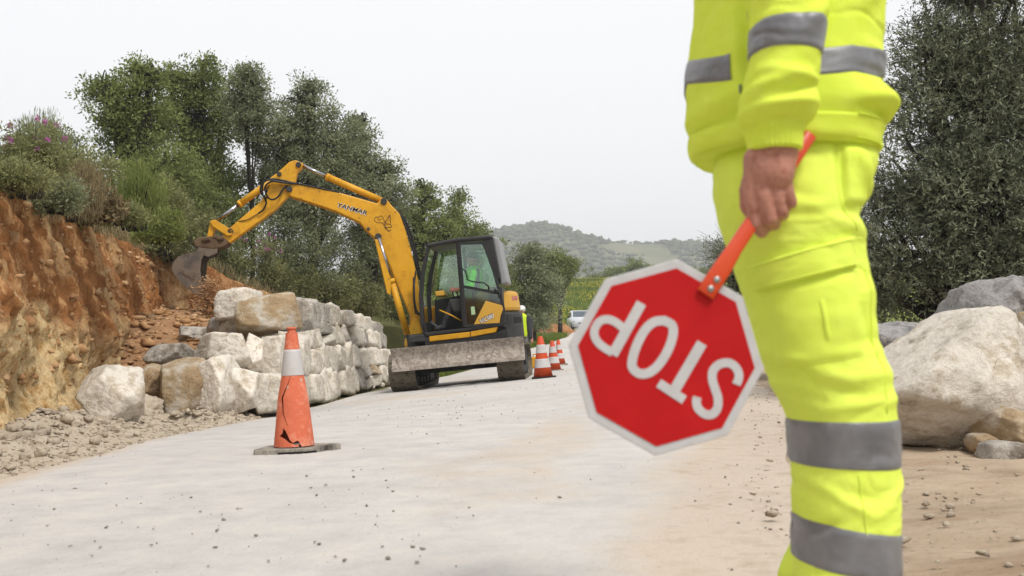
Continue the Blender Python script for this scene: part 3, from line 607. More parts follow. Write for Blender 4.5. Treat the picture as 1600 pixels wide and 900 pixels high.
n = 26000; y = rg.uniform(80, 128, n); x = rg.uniform(0, 18, n); k = x < np.interp(y, LE_Y, LE_X)-.4; x, y = x[k], y[k]
grass('meadow_grass', x, y, gz(x, y)-.02, .5, 4, L_grass, 'green meadow on the slope behind the pale car', w=.10)
k = fbm(stackp(x*.25, y*.2, 5), 2) > -.05; k &= rg.random(len(k)) < .18; x, y = x[k], y[k]; nn = len(x)
tag(leafobj('meadow_flowers', leaves(stackp(x, y, gz(x, y)+.42), rg.normal(0, 1, (nn, 3)), np.full(nn, .16), np.full(nn, .13), rg), L_yel, rg.random(nn)), 'yellow wildflowers massed across the meadow slope', 'flowers', kind='stuff')

# big dark olive on the right, built of leafy sprigs
def sprig_olive(label, base, lobes, nspr, seed, ls=.062, trunk_r=.14, H=4.5, per=17, name='olive_tree', slen=.34):
    rg = np.random.default_rng(seed); root = empty(name, base); tag(root, label, 'tree')
    bm = bmesh.new(); fork = np.array((0, 0, H*.16)); bm_tube(bm, [(0, 0, -.3), (.04, 0, H*.08), tuple(fork)], [trunk_r*1.4, trunk_r*1.1, trunk_r], 8)
    vol = np.array([l[3]*l[4]*l[5] for l in lobes])**.75; ks = (nspr*vol/vol.sum()).astype(int); O = []; Dd = []
    for l, k in zip(lobes, ks):
        c = np.array(l[:3]); r = np.array(l[3:])
        for _ in range(4):
            d = rg.normal(0, 1, 3); d[2] = abs(d[2]); d /= np.linalg.norm(d); pts = catmull([fork, fork*.4+c*.6+rg.normal(0, .1, 3), c+d*r*.8], 5)
            bm_tube(bm, pts, list(np.linspace(trunk_r*.5, .012, len(pts))), 5)
        k = int(k*1.7); d = rg.normal(0, 1, (k, 3)); d /= np.linalg.norm(d, axis=1)[:, None]; rad = rg.random(k)**.3*(1+.25*fbm(d*2.2+seed, 3))
        o_ = c+d*r*rad[:, None]; kp = fbm(o_*3.1+seed, 2)+.35*rg.random(k) > .10; o_ = o_[kp]; d = d[kp]      # leafy clumps with gaps between
        O.append(o_); Dd.append(d*.8+rg.normal(0, .5, (len(d), 3))+np.array((0, 0, .35)))
    bmobj('trunk', bm, m_bark, root, smooth=True)
    O = np.concatenate(O); Dd = np.concatenate(Dd); Dd /= np.linalg.norm(Dd, axis=1)[:, None]; k = len(O); L_ = slen*rg.uniform(.5, 1.4, k)
    t = np.linspace(0, 1, per); C = O[:, None]+Dd[:, None]*(L_[:, None]*t)[..., None]; C[..., 2] -= (.25*L_[:, None]*t**2)
    sd = rg.normal(0, 1, (k, per, 3)); Lv = Dd[:, None]*.75+sd*.55; Lv /= np.linalg.norm(Lv, axis=2)[..., None]; ll = ls*rg.uniform(.7, 1.25, (k, per))*(1-.35*t)
    C = C+Lv*ll[..., None]*.5; rnd = np.repeat(rg.random(k)*.5, per)+rg.random(k*per)*.5
    leafobj('crown', leaves(C.reshape(-1, 3), Lv.reshape(-1, 3), ll.ravel(), ll.ravel()*.27, rg, .15), L_dkolv, rnd, root)
    # twigs of the sprigs
    sel = slice(0, k, 2); A = O[sel]; B = O[sel]+Dd[sel]*L_[sel][:, None]; q = rg.normal(0, 1, A.shape); q = np.cross(B-A, q); q /= np.linalg.norm(q, axis=1)[:, None]; q *= .003
    V = np.stack([A-q, A+q, B+q*.4, B-q*.4], 1).reshape(-1, 3); fmesh('twigs', V, np.arange(len(V)).reshape(-1, 4), m_bark, root)
    return root
def olive_px(label, px, Y, specs, nspr, seed, **k):
    x = at(px, 450, Y)[0]; b = (x, Y, float(gz(x, Y))-.02); return sprig_olive(label, b, lobes_px(b, Y, specs), nspr, seed, **k)
olive_px('large dark olive tree filling the side behind the rock pile and worker', 1500, 9.0, [(1545, 60, 95, 90, 0), (1500, 170, 105, 95, 0), (1600, 200, 110, 110, .2), (1440, 270, 88, 85, 0), (1540, 320, 120, 100, -.2), (1420, 390, 90, 85, 0), (1530, 430, 130, 80, 0), (1400, 450, 60, 60, .4),
    (1460, 90, 60, 50, 0), (1640, 330, 120, 140, .3), (1620, 0, 120, 100, .3), (1540, -60, 90, 70, 0)], 9500, 61, H=4.4)
olive_px('dark olive bush partly hidden behind the worker holding the sign', 1230, 13.0, [(1235, 400, 95, 60, 0), (1290, 380, 70, 80, .4), (1195, 430, 72, 60, 0), (1150, 400, 26, 40, 0), (1320, 440, 80, 70, 0), (1250, 470, 110, 50, 0)], 4200, 62, H=2.6, trunk_r=.09, ls=.06)
n = 12000; y = rg.uniform(7.2, 16, n); x = rg.uniform(2.2, 8.5, n); k = x > np.interp(y, RE_Y, RE_X)+1.3; x, y = x[k], y[k]
grass('shade_grass', x, y, gz(x, y), .26, 6, L_scrub, 'long green grass in the shade under the olive trees', w=.012)

# ------------------------------------------------------------------ far hill
m_hill = mat('hillside scrub', [srgb(112, 118, 86, .55), srgb(136, 138, 102, .56), srgb(158, 154, 120, .58)], scale=.03, detail=9, rough=.95, spec=0, big=.15, bigscale=.01)
hx = axis([(-700, 1100, 9)]); hy = axis([(480, 1250, 12)]); HX, HY = np.meshgrid(hx, hy)
ridge = np.interp(HX/HY*FPX+800, [-400, 300, 640, 740, 790, 835, 865, 905, 950, 1000, 1060, 1130, 1250, 1500, 2200], [60, 90, 150, 172, 184, 192, 192, 178, 164, 160, 160, 158, 150, 120, 80])
HZ = (ridge/FPX*820+.6-2)*np.exp(-((HY-840)/190)**2)*1.0+2.0+3*fbm(stackp(HX*.008, HY*.008, 0), 4)*sm(480, 700, HY)-6*sm(560, 480, HY)
tag(fmesh('hill', stackp(HX, HY, HZ).reshape(-1, 3), grid_faces(len(hy), len(hx)), m_hill, smooth=True), kind='structure')
def hillz(x, y):
    i = np.clip(np.searchsorted(hx, x), 1, len(hx)-1); j = np.clip(np.searchsorted(hy, y), 1, len(hy)-1); return HZ[j, i]
n = 9000; y = rg.uniform(560, 880, n); x = rg.uniform(-.06, .34, n)*y
k = fbm(stackp(x*.02, y*.02, 1), 3) > -.25; x, y = x[k], y[k]; n = len(x); s_ = rg.gamma(4, .36, n).clip(.5, 2.8)
m_farw = mat('far scrub', [srgb(92, 102, 68, .5), srgb(126, 132, 92, .52)], scale=.15, rough=1, spec=0)
o = scatter('hill_scrub', stackp(x, y, hillz(x, y)+s_*.4), s_, 12, m_farw, 'olive groves and scrub dotted over the far hill', flat=.9); o['category'] = 'scrub'
# ------------------------------------------------------------------ excavator
m_yel = mat('excavator yellow paint', [srgb(208, 146, 26, .62), srgb(234, 168, 16, .68), srgb(242, 178, 26, .7), srgb(228, 162, 30, .66)], scale=5, detail=11, nr=.72, rough=.5, spec=.35, big=.10, bigscale=1.6, bump=.1, bscale=60,
            spk=(srgb(150, 112, 62, .5), 6, .09), crk=(srgb(150, 110, 60, .5), 3.5, .012))
m_yelp = mat('hood yellow paint', [srgb(240, 186, 70, .64), srgb(236, 176, 56, .62)], scale=3, rough=.5, spec=.4, big=.05)
m_blk = mat('black cab paint', [srgb(34, 34, 36, .6), srgb(52, 50, 48, .6)], scale=5, rough=.5, spec=.4, big=.1)
m_dk = mat('dark grey cast iron', [srgb(62, 62, 64, .55), srgb(84, 82, 80, .55)], scale=4, rough=.7, spec=.3, big=.12, bump=.15, bscale=50)
m_rub = mat('dusty rubber', [srgb(96, 88, 78, .6), srgb(142, 132, 116, .62), srgb(80, 74, 66, .58)], scale=9, rough=.95, spec=.1, bump=.5, bscale=50)
m_bladep = mat('worn blade steel', [srgb(140, 127, 116, .6), srgb(200, 189, 177, .7), srgb(160, 147, 135, .62), srgb(214, 203, 192, .72)], scale=9, detail=10, rough=.85, spec=.2, big=.1, bigscale=2, bump=.3, bscale=40)
m_chrome = mat('chromed rod', [srgb(200, 200, 205, .8), srgb(170, 170, 176, .8)], scale=3, rough=.22, metal=1)
m_bkt = mat('worn bucket steel', [srgb(104, 92, 82, .52), srgb(150, 132, 114, .55), srgb(84, 80, 78, .5)], scale=3.5, detail=9, rough=.75, spec=.3, big=.15, bump=.3, bscale=30)
m_mud = mat('caked mud', [srgb(110, 86, 64, .5), srgb(150, 122, 94, .52)], scale=6, rough=.98, bump=1, bscale=30)
m_greyp = mat('light grey cab panel', [srgb(168, 170, 172, .6), srgb(184, 184, 184, .6)], scale=3, rough=.6, spec=.3)
m_hose = mat('black hose', [srgb(26, 26, 28, .7)], rough=.5)
m_seat = mat('grey seat fabric', [srgb(84, 84, 86, .5), srgb(100, 100, 100, .5)], scale=12, rough=.95)
m_white = mat('white decal', [srgb(236, 236, 236, .75)], rough=.5)
m_ink = mat('black decal', [srgb(22, 22, 24, .8)], rough=.5)
m_pinkd = mat('faded red sticker', [srgb(222, 120, 120, .65), srgb(232, 160, 150, .65)], scale=20, rough=.6)
m_grnd = mat('pale green sticker', [srgb(196, 222, 180, .7), srgb(170, 206, 150, .7)], scale=20, rough=.6)
g_cab = glassmat('green tinted cab glass', (.80, .92, .85, 1), .90)
g_dark = glassmat('dark lower glass', (.45, .52, .48, 1), .9)

EXY, EXX = 18.2, -.86
TILT = math.radians(4.6); YAW = math.radians(4)
_F = np.array((-math.cos(YAW)*math.cos(TILT), math.sin(YAW), -math.sin(TILT)*math.cos(YAW))); _F /= np.linalg.norm(_F)
_U = np.array((-math.sin(TILT), 0, math.cos(TILT))); _U -= _F*np.dot(_U, _F); _U /= np.linalg.norm(_U)
_Lf = np.cross(_U, _F)
EXC = np.array((EXX, EXY, float(gz(EXX, EXY))+.012))
exc = empty('excavator'); exc.matrix_world = Matrix(((_F[0], _Lf[0], _U[0], EXC[0]), (_F[1], _Lf[1], _U[1], EXC[1]), (_F[2], _Lf[2], _U[2], EXC[2]), (0, 0, 0, 1)))
tag(exc, 'yellow tracked excavator with black cab digging beside the stone wall', 'excavator')
FR = [(_F, _Lf, _U, EXC)]            # frame in use: forward, left, up, origin
def mc(px, py, v):
    """machine coordinates (forward, left, up) of the photographed point on the side plane v"""
    d = _f*FPX+_r*(px-800.0)+_u*(450.0-py); f_, n, u_, o_ = FR[0]
    t = (np.dot(o_+n*v-CAM, n))/np.dot(d, n); p = CAM+d*t-o_
    return np.array((np.dot(p, f_), v, np.dot(p, u_)))
def poly(name, pts, v0, v1, m, parent=None, bevel=.012, ref=None):
    """outline in photo pixels on side plane ref (default v1), extruded across the machine from v0 to v1"""
    q = [mc(x, y, v1 if ref is None else ref) for x, y in pts]; bm = bmesh.new()
    bm_prism(bm, [(a[0], v0, a[2]) for a in q], [(a[0], v1, a[2]) for a in q]); return bmobj(name, bm, m, parent or exc, bevel=bevel)
def Z2(*pts): return [(x/3.3333+260, y/3.3333+230) for x, y in pts]
def Z8(*pts): return [(x/4.5+640, y/4.5+350) for x, y in pts]
def Z1(*pts): return [(x/3.2156+600, y/3.2156+340) for x, y in pts]
def cyl(name, p0, p1, r, m, parent, seg=14): return tube(name, [tuple(p0), tuple(p1)], r, m, parent, seg)

# --- undercarriage: runs along the left axis (towards the camera)
def track(u0, sgn):
    tr = empty('track'); tr.parent = exc
    tw, R, Lh = .45, .315, 1.10; cy0 = -.10
    prof = []
    for a in np.linspace(-90, 90, 12): prof.append((Lh+cy0+R*math.cos(math.radians(a)), R+R*math.sin(math.radians(a))))
    for a in np.linspace(90, 270, 12): prof.append((-Lh+cy0+R*math.cos(math.radians(a)), R+R*math.sin(math.radians(a))))
    ins = [((v-cy0)*.97+cy0, (z-R)*.88+R) for v, z in prof]
    bm = bmesh.new(); A = []
    for (v, z), (v2, z2) in zip(prof, ins): A.append([bm.verts.new((u0-tw/2, v, z)), bm.verts.new((u0+tw/2, v, z)), bm.verts.new((u0+tw/2, v2, z2)), bm.verts.new((u0-tw/2, v2, z2))])
    for a, b in zip(A, A[1:]+A[:1]):
        for k in range(4): bm.faces.new((a[k], a[(k+1) % 4], b[(k+1) % 4], b[k]))
    belt = bmobj('belt', bm, m_rub, tr)
    pts = [Vector((0, v, z)) for v, z in prof]; pts.append(pts[0]); cum = [0]
    for a, b in zip(pts, pts[1:]): cum.append(cum[-1]+(b-a).length)
    NP = 40; src = None
    for i in range(NP):
        s = cum[-1]*(i+.5)/NP; v = np.interp(s, cum, [p.y for p in pts]); z = np.interp(s, cum, [p.z for p in pts])
        v2 = np.interp((s+.02) % cum[-1], cum, [p.y for p in pts]); z2 = np.interp((s+.02) % cum[-1], cum, [p.z for p in pts])
        if src is None:
            bm = bmesh.new(); bm_prism(bm, [(-tw/2-.004, -.055, -.004), (tw/2+.004, -.055, -.004), (tw/2+.004, .055, -.004), (-tw/2-.004, .055, -.004)], [(-tw/2+.01, -.04, .028), (tw/2-.01, -.04, .028), (tw/2-.01, .04, .028), (-tw/2+.01, .04, .028)])
            src = o = bmobj('track_pad', bm, m_rub, tr)
        else: o = src.copy(); link(o, tr)
        o.location = (u0, v, z); o.rotation_euler = (math.atan2(z2-z, v2-v), 0, 0)
    def wheel(n, v, z, r, w_): 
        bm = bmesh.new(); bm_tube(bm, [(u0-w_/2, v, z), (u0+w_/2, v, z)], r, 18); return bmobj(n, bm, m_dk, tr, bevel=.02)
    wheel('idler', Lh+cy0, R, .245, .30); wheel('sprocket', -Lh+cy0, R, .245, .30)
    for k in range(5): wheel('roller', cy0-.72+.36*k, .14, .085, .34)
    box('track_frame', u0-.10, u0+.10, cy0-.85, cy0+.85, .2, .46, m_dk, tr, .02)
    return tr
TU = .925
track(TU, 1); track(-TU, -1)
box('car_body', -.62, .62, -.75, .75, .34, .62, m_dk, exc, .03)
box('cross_frame', -.80, .80, -.45, .45, .24, .46, m_dk, exc, .03)
bm = bmesh.new(); bm_tube(bm, [(0, 0, .6), (0, 0, .80)], .56, 32); bmobj('slewing_ring', bm, m_dk, exc)
# dozer blade: curved plate
bl = [mc(x, y, 1.52) for x, y in ((609, 546), (817, 525), (818, 561), (612, 581))]
u_l = bl[0][0]; u_r = bl[1][0]; zt = (bl[0][2]+bl[1][2])/2; zb = (bl[2][2]+bl[3][2])/2
bm = bmesh.new(); nz_ = 10
fr = [(1.52-.07*math.sin(math.pi*k/nz_), zb+(zt-zb)*k/nz_) for k in range(nz_+1)]; bk_ = [(v-.035, z) for v, z in fr]
loop = fr+bk_[::-1]; bm_prism(bm, [(u_r, v, z) for v, z in loop], [(u_l, v, z) for v, z in loop])
bd = bmobj('dozer_blade', bm, m_bladep, exc, bevel=.006)
box('cutting_edge', u_r+.003, u_l-.003, 1.515, 1.545, zb-.012, zb+.055, m_bladep, bd, .004)
for s in (-.42, .42):
    bm = bmesh.new(); bm_prism(bm, [(s-.05, .5, .28), (s+.05, .5, .28), (s+.05, 1.41, zb+.02), (s-.05, 1.41, zb+.02)], [(s-.05, .5, .46), (s+.05, .5, .46), (s+.05, 1.41, zb+.2), (s-.05, 1.41, zb+.2)]); bmobj('blade_arm', bm, m_dk, exc, bevel=.01)
cyl('blade_cylinder', (0, .5, .5), (0, 1.40, zb+.2), .055, m_dk, exc)

# --- upper structure
V1 = 1.06
def rect_uv(name, u0, u1, v0, v1, w0, w1, m, parent=None, bevel=.02): return box(name, u0, u1, v0, v1, w0, w1, m, parent or exc, bevel)
# rounded turntable deck
def round_deck(name, w0, w1, m, back, front, R=1.12, bevel=.02, vmin=-1.08, vmax=1.06):
    pts = []
    for a in np.linspace(90, 270, 25):
        u, v = R*math.cos(math.radians(a))*1.0, R*math.sin(math.radians(a)); pts.append((u+back, max(vmin, min(vmax, v))))
    pts += [(front, vmin), (front, vmax)]; bm = bmesh.new(); bm_prism(bm, [(u, v, w0) for u, v in pts], [(u, v, w1) for u, v in pts]); return bmobj(name, bm, m, exc, bevel=bevel)
pf = mc(668, 560, V1); pr = mc(790, 520, V1)
wd_ = pf[2]
deck = round_deck('revolving_deck', .80, .93, m_dk, 0, .80)
cwz0, cwz1 = mc(790, 545, 1.0)[2], mc(800, 485, 1.0)[2]
hz1 = mc(800, 451, .9)[2]
def tail(name, w0, w1, m, fr, R, bevel, lip=0):
    pts = [(R*math.cos(math.radians(a)), max(-1.07, min(1.045, R*math.sin(math.radians(a))))) for a in np.linspace(120, 240, 21)]
    pts += [(fr, -1.07), (fr, 1.045)]; bm = bmesh.new(); bm_prism(bm, [(u, v, w0) for u, v in pts], [(u-lip*u*.1, v*(1-lip*.1), w1) for u, v in pts]); return bmobj(name, bm, m, exc, bevel=bevel)
cw = tail('counterweight', cwz0, cwz1, m_dk, -.45, 1.14, .05)
def patch(name, pts, v0, v1, m, parent, bevel=.004): return poly(name, pts, v0, v1, m, parent, bevel)
hood = tail('engine_hood', cwz1+.006, hz1, m_yelp, -.42, 1.12, .07, .25)
patch('cooling_slot', Z1((648, 500), (690, 497), (693, 527), (652, 531)), .99, 1.052, m_blk, cw)
bm = bmesh.new(); q0 = mc(803, 461, .86); bm_box(bm, q0[0]-.06, q0[0]+.03, .84, 1.049, q0[2]-.09, q0[2]-.03); bmobj('sticker', bm, m_pinkd, hood)
box('right_cover', -.6, .72, -1.07, -.12, .93, 1.45, m_yel, exc, .05)
# yellow side skirts under the door
poly('side_skirt', Z8((135, 788), (424, 758), (424, 796), (140, 828)), .98, 1.075, m_yel)
sk = poly('side_skirt', Z8((428, 756), (622, 720), (605, 762), (428, 795)), .98, 1.073, m_yel)
poly('sill_plate', Z8((95, 765), (660, 700), (668, 716), (120, 790)), .9, 1.085, m_blk)
poly('lower_cover', Z8((105, 826), (605, 766), (690, 740), (690, 800), (110, 880)), .90, 1.055, m_blk)

# --- cab
cab = empty('cab'); cab.parent = exc
VC0, VC1 = .10, 1.06
def post(pts, v0, v1, m=m_blk, name='cab_post', bevel=.012, ref=V1): return poly(name, pts, v0, v1, m, cab, bevel, ref)
front = Z8((122, 146), (146, 146), (108, 330), (93, 500), (102, 690), (122, 768), (96, 772), (74, 700), (63, 500), (78, 330))
midp = Z8((322, 118), (350, 118), (400, 722), (372, 728))
rearp = Z8((505, 100), (580, 84), (640, 380), (600, 400), (520, 130))
for v0, v1 in ((VC1-.07, VC1), (VC0, VC0+.07)):
    post(front, v0, v1); post(rearp, v0, v1)
post(midp, VC1-.07, VC1); post(midp, VC0, VC0+.05)
post(Z8((116, 140), (330, 100), (577, 76), (588, 104), (330, 130), (128, 166)), VC0-.03, VC1+.03, name='roof', bevel=.03)
post(Z8((576, 80), (622, 92), (690, 410), (640, 425)), VC0+.03, VC1-.10, m_greyp, 'rear_panel', .03)
post(Z8((84, 690), (110, 690), (128, 790), (96, 790)), VC0, VC1, name='front_lower_frame')
post(Z8((100, 772), (665, 705), (672, 725), (110, 800)), VC0, VC1-.01, name='floor')
post(Z8((370, 440), (640, 500), (665, 700), (388, 720)), VC0, VC0+.05, name='far_side_panel')
post(Z8((120, 520), (375, 470), (385, 720), (125, 760)), VC0, VC0+.04, name='far_side_panel')
post(Z8((560, 440), (645, 440), (665, 690), (560, 700)), VC0+.05, VC1-.09, m_blk, 'rear_wall')
# windscreen and far glass, beyond the operator
q = [mc(x, y, V1) for x, y in Z8((112, 160), (88, 330), (74, 500), (84, 690))]
bm = bmesh.new(); a = [bm.verts.new((p[0], VC1-.06, p[2])) for p in q]; b = [bm.verts.new((p[0], VC0+.06, p[2])) for p in q]
for i in range(3): bm.faces.new((a[i], a[i+1], b[i+1], b[i]))
bmobj('windscreen', bm, g_cab, cab)
def pane(name, pts, v, m, parent): 
    q = [mc(x, y, V1) for x, y in pts]; bm = bmesh.new(); bm_prism(bm, [(p[0], v-.005, p[2]) for p in q], [(p[0], v, p[2]) for p in q]); return bmobj(name, bm, m, parent)
pane('side_window', Z8((150, 160), (500, 130), (590, 390), (380, 460), (130, 520)), VC0+.03, g_cab, cab)
# door, hooked open against the rear of the cab side
door = empty('door'); door.parent = exc
DV = VC1+.03
def dpart(name, pts, v0, v1, m, bevel=.006): return poly(name, pts, v0, v1, m, door, bevel, DV)
dout = [(338, 128), (515, 124), (532, 140), (600, 320), (650, 500), (672, 600), (668, 706), (640, 712), (386, 728)]
din = [(358, 146), (505, 142), (518, 158), (580, 330), (628, 500), (648, 600), (645, 690), (630, 694), (404, 708)]
qo = [mc(x, y, DV) for x, y in Z8(*dout)]; qi = [mc(x, y, DV) for x, y in Z8(*din)]
bm = bmesh.new(); n_ = len(qo); rs = []
for src_, v_ in ((qo, DV), (qo, VC1+.002), (qi, VC1+.002), (qi, DV)): rs.append([bm.verts.new((p[0], v_, p[2])) for p in src_])
for k in range(4):
    A_, B_ = rs[k], rs[(k+1) % 4]
    for i in range(n_): bm.faces.new((A_[i], A_[(i+1) % n_], B_[(i+1) % n_], B_[i]))
bmobj('door_frame', bm, m_blk, door, bevel=.005)
dpart('door_rail', Z8((374, 428), (640, 478), (645, 500), (376, 448)), VC1+.006, DV+.004, m_blk)
pane('upper_pane', Z8((357, 145), (506, 141), (518, 158), (580, 330), (625, 480), (374, 430)), DV-.012, g_cab, door)
pane('lower_pane', Z8((376, 446), (640, 498), (648, 600), (645, 690), (404, 708)), DV-.012, g_dark, door)
yp = dpart('yellow_door_panel', Z8((452, 706), (535, 540), (650, 572), (658, 598), (640, 645), (632, 696)), DV-.010, DV+.003, m_yelp)
dpart('sticker', Z8((430, 582), (456, 580), (462, 636), (434, 640)), DV-.010, DV+.001, m_grnd)
hp = [mc(x, y, DV) for x, y in Z8((372, 318), (395, 330), (408, 392), (440, 405), (520, 412), (556, 440), (556, 462))]
tube('grab_rail', [(p[0], DV+.05 if 0 < i < 6 else DV, p[2]) for i, p in enumerate(hp)], .013, m_blk, door)
hp = [mc(x, y, DV) for x, y in Z8((594, 462), (625, 468), (632, 520))]
tube('door_latch', [(p[0], DV+.03, p[2]) for p in hp], .018, m_blk, door)
# cab interior
st = empty('seat'); st.parent = exc
s0 = mc(*Z8((395, 560))[0], .6)
post(Z8((330, 560), (480, 550), (490, 620), (340, 630)), .33, .86, m_seat, 'seat_cushion', .03, ref=.6)
post(Z8((440, 330), (500, 320), (500, 560), (450, 560)), .34, .85, m_seat, 'seat_back', .03, ref=.6)
S.collection.objects.unlink(st); bpy.data.objects.remove(st)
post(Z8((275, 530), (360, 520), (370, 610), (310, 625)), .80, .93, m_dk, 'control_console', .03, ref=.9)
post(Z8((188, 478), (252, 470), (258, 505), (195, 512)), .30, .80, m_yelp, 'instrument_panel', .015, ref=.6)
for px_, py_ in ((300, 470), (330, 465)):
    a_ = mc(*Z8((px_+15, py_+60))[0], .85); b_ = mc(*Z8((px_, py_))[0], .85); tube('control_lever', [tuple(a_), tuple(b_)], .014, m_blk, cab)
a_ = mc(*Z8((150, 690))[0], .8); b_ = mc(*Z8((215, 745))[0], .8); tube('travel_pedal', [tuple(a_), tuple(b_)], .03, m_seat, cab)
a_ = mc(*Z8((210, 605))[0], .9); b_ = mc(*Z8((290, 640))[0], .9); c_ = mc(*Z8((365, 680))[0], .9); tube('lock_lever', [tuple(a_), tuple(b_), tuple(c_)], .012, m_yel, cab)

# --- digging arm, slewed towards the camera on its swing post
ASW = math.radians(13); APU = .88
ARM = Matrix.Translation((APU, 0, 0)) @ Matrix.Rotation(ASW, 4, 'Z')
FR[0] = (_F*math.cos(ASW)+_Lf*math.sin(ASW), _Lf*math.cos(ASW)-_F*math.sin(ASW), _U, EXC+_F*APU)
before = set(exc.children)
VB = 0.02
bo = Z2((628, 236), (640, 186), (690, 188), (900, 236), (1098, 292), (1118, 268), (1144, 266), (1172, 302), (1216, 348), (1246, 430), (1280, 560), (1308, 680), (1326, 800), (1332, 900))+[(664, 530), (652, 540), (640, 532)]+Z2((1272, 880), (1200, 710), (1140, 560), (1108, 492), (1062, 452), (1032, 424), (1008, 392), (880, 332), (700, 272), (650, 258))
boom = poly('boom', bo, VB-.13, VB+.13, m_yel, bevel=.02, ref=VB+.13)
def pin(name, x, y, r, v, m, parent, w_=.03):
    p = mc(*Z2((x, y))[0], v); bm = bmesh.new(); bm_tube(bm, [(p[0], v-w_, p[2]), (p[0], v+w_, p[2])], r, 16); return bmobj(name, bm, m, parent, bevel=.006)
pin('pin', 1052, 426, .030, VB+.13, m_dk, boom, .02); pin('pin', 640, 218, .055, VB+.14, m_dk, boom); pin('pin', 1132, 282, .06, VB+.13, m_dk, boom); pin('pin', 1103, 466, .06, VB+.14, m_dk, boom, .04)
sk_ = Z2((640, 76), (672, 66), (716, 86), (704, 108), (682, 130), (672, 182), (640, 252), (560, 332), (350, 484), (318, 510), (292, 500), (286, 468), (330, 420), (370, 385), (480, 292), (522, 240), (540, 192), (556, 152), (600, 112))
stick = poly('stick', sk_, VB-.10, VB+.10, m_yel, bevel=.018, ref=VB+.10)
pin('pin', 688, 92, .05, VB+.10, m_dk, stick); pin('pin', 588, 140, .04, VB+.10, m_dk, stick); pin('pin', 333, 438, .05, VB+.10, m_dk, stick, .05)
def ram(name, body, rod, rb, rr, v):
    a, b = [mc(*Z2(p)[0], v) for p in body]; c, d = [mc(*Z2(p)[0], v) for p in rod]
    o = cyl(name, a, b, rb, m_yel, exc); cyl('rod', c, d, rr, m_chrome, o); e = b+(a-b)*.06; cyl('gland', tuple(b-(a-b)*.0), tuple(e), rb*1.12, m_yel, o); return o
ram('arm_cylinder', ((1128, 282), (832, 152)), ((840, 156), (700, 92)), .062, .034, VB)
ram('bucket_cylinder', ((586, 150), (376, 300)), ((384, 294), (258, 386)), .062, .034, VB+.0)
a, b = (mc(652, 560, VB+.0), mc(614, 443, VB+.0))
for vv in (VB+.20, VB-.20):
    p0, p1, p2 = mc(636, 522, vv), mc(611, 436, vv), mc(592, 372, vv)
    o = cyl('boom_cylinder', p0, p1, .06, m_yel, exc); cyl('rod', p1, p2, .034, m_chrome, o); cyl('gland', p1, p1+(p0-p1)*.08, .068, m_yel, o)
poly('cylinder_guard', Z2((1085, 480), (1100, 480), (1170, 690), (1168, 770), (1150, 760)), VB+.13, VB+.26, m_yel, bevel=.008)
# swing bracket at the boom foot
poly('swing_bracket', Z1((112, 590), (150, 500), (172, 505), (196, 590), (196, 650), (120, 660), (105, 640)), VB-.2, VB+.22, m_yel, bevel=.03, ref=.2)
rect_uv('swing_post', -.18, .16, -.25, .25, .62, .98, m_dk, bevel=.04)
tube('bracket_hose', [tuple(mc(x, y, .32)) for x, y in Z1((150, 300), (152, 420), (160, 480), (185, 490))], .02, m_hose)
bpy.data.objects['bracket_hose'].parent = exc
# linkage and bucket
poly('bucket_link', Z2((226, 384), (250, 376), (345, 432), (340, 458), (318, 462), (240, 412)), VB+.10, VB+.15, m_yel, bevel=.008)
poly('bucket_link', Z2((226, 384), (250, 376), (345, 432), (340, 458), (318, 462), (240, 412)), VB-.15, VB-.10, m_yel, bevel=.008, ref=VB+.15)
poly('tipping_link', Z2((228, 384), (258, 390), (238, 470), (208, 480)), VB-.09, VB+.09, m_yel, bevel=.01)
cp = poly('quick_coupler', Z2((136, 492), (170, 468), (240, 462), (300, 470), (334, 498), (300, 520), (250, 532), (150, 522)), VB-.17, VB+.17, m_mud, bevel=.03)
rg = np.random.default_rng(4)
for i in range(7):
    p = mc(*Z2((rg.uniform(155, 290), rg.uniform(470, 486)))[0], VB+.1); o = rock_mesh('mud_clod', (.14, .14, .09), 300+i, sub=2, mats=m_mud); o.parent = cp; o.location = tuple(p+np.array((0, rg.uniform(-.2, .05), 0)))
bk_o = Z2((180, 545), (130, 548), (62, 572), (32, 608), (36, 650), (88, 718), (170, 780), (242, 826))
BV0, BV1 = VB-.36, VB+.36
q = [mc(x, y, BV1) for x, y in bk_o]; qq = catmull([p[[0, 2]] for p in q], 5); n_ = len(qq); cen = np.mean(qq, 0)+np.array((-.1, .1))
bucket = empty('bucket'); bucket.parent = exc
bm = bmesh.new(); th = .022
inn = []
for i, p in enumerate(qq):
    t_ = qq[min(i+1, n_-1)]-qq[max(i-1, 0)]; t_ = t_/np.linalg.norm(t_); nn_ = np.array((t_[1], -t_[0])); 
    if np.dot(nn_, cen-p) < 0: nn_ = -nn_
    inn.append(p+nn_*th)
loop = list(qq)+inn[::-1]; bm_prism(bm, [(p[0], BV0, p[1]) for p in loop], [(p[0], BV1, p[1]) for p in loop]); bmobj('bucket_shell', bm, m_bkt, bucket)
ck = Z2((240, 824), (205, 780), (184, 712), (176, 640), (182, 585), (200, 552))
ckq = [mc(x, y, BV1)[[0, 2]] for x, y in ck]; out = list(qq)+ckq
for v0, v1 in ((BV1-.025, BV1+.012), (BV0-.012, BV0+.025)):
    bm = bmesh.new(); bm_prism(bm, [(p[0], v0, p[1]) for p in out], [(p[0], v1, p[1]) for p in out]); bmobj('cheek_plate', bm, m_bkt, bucket)
tip = qq[-1]; td = (qq[-1]-qq[-3]); td /= np.linalg.norm(td); nd = np.array((-td[1], td[0]))
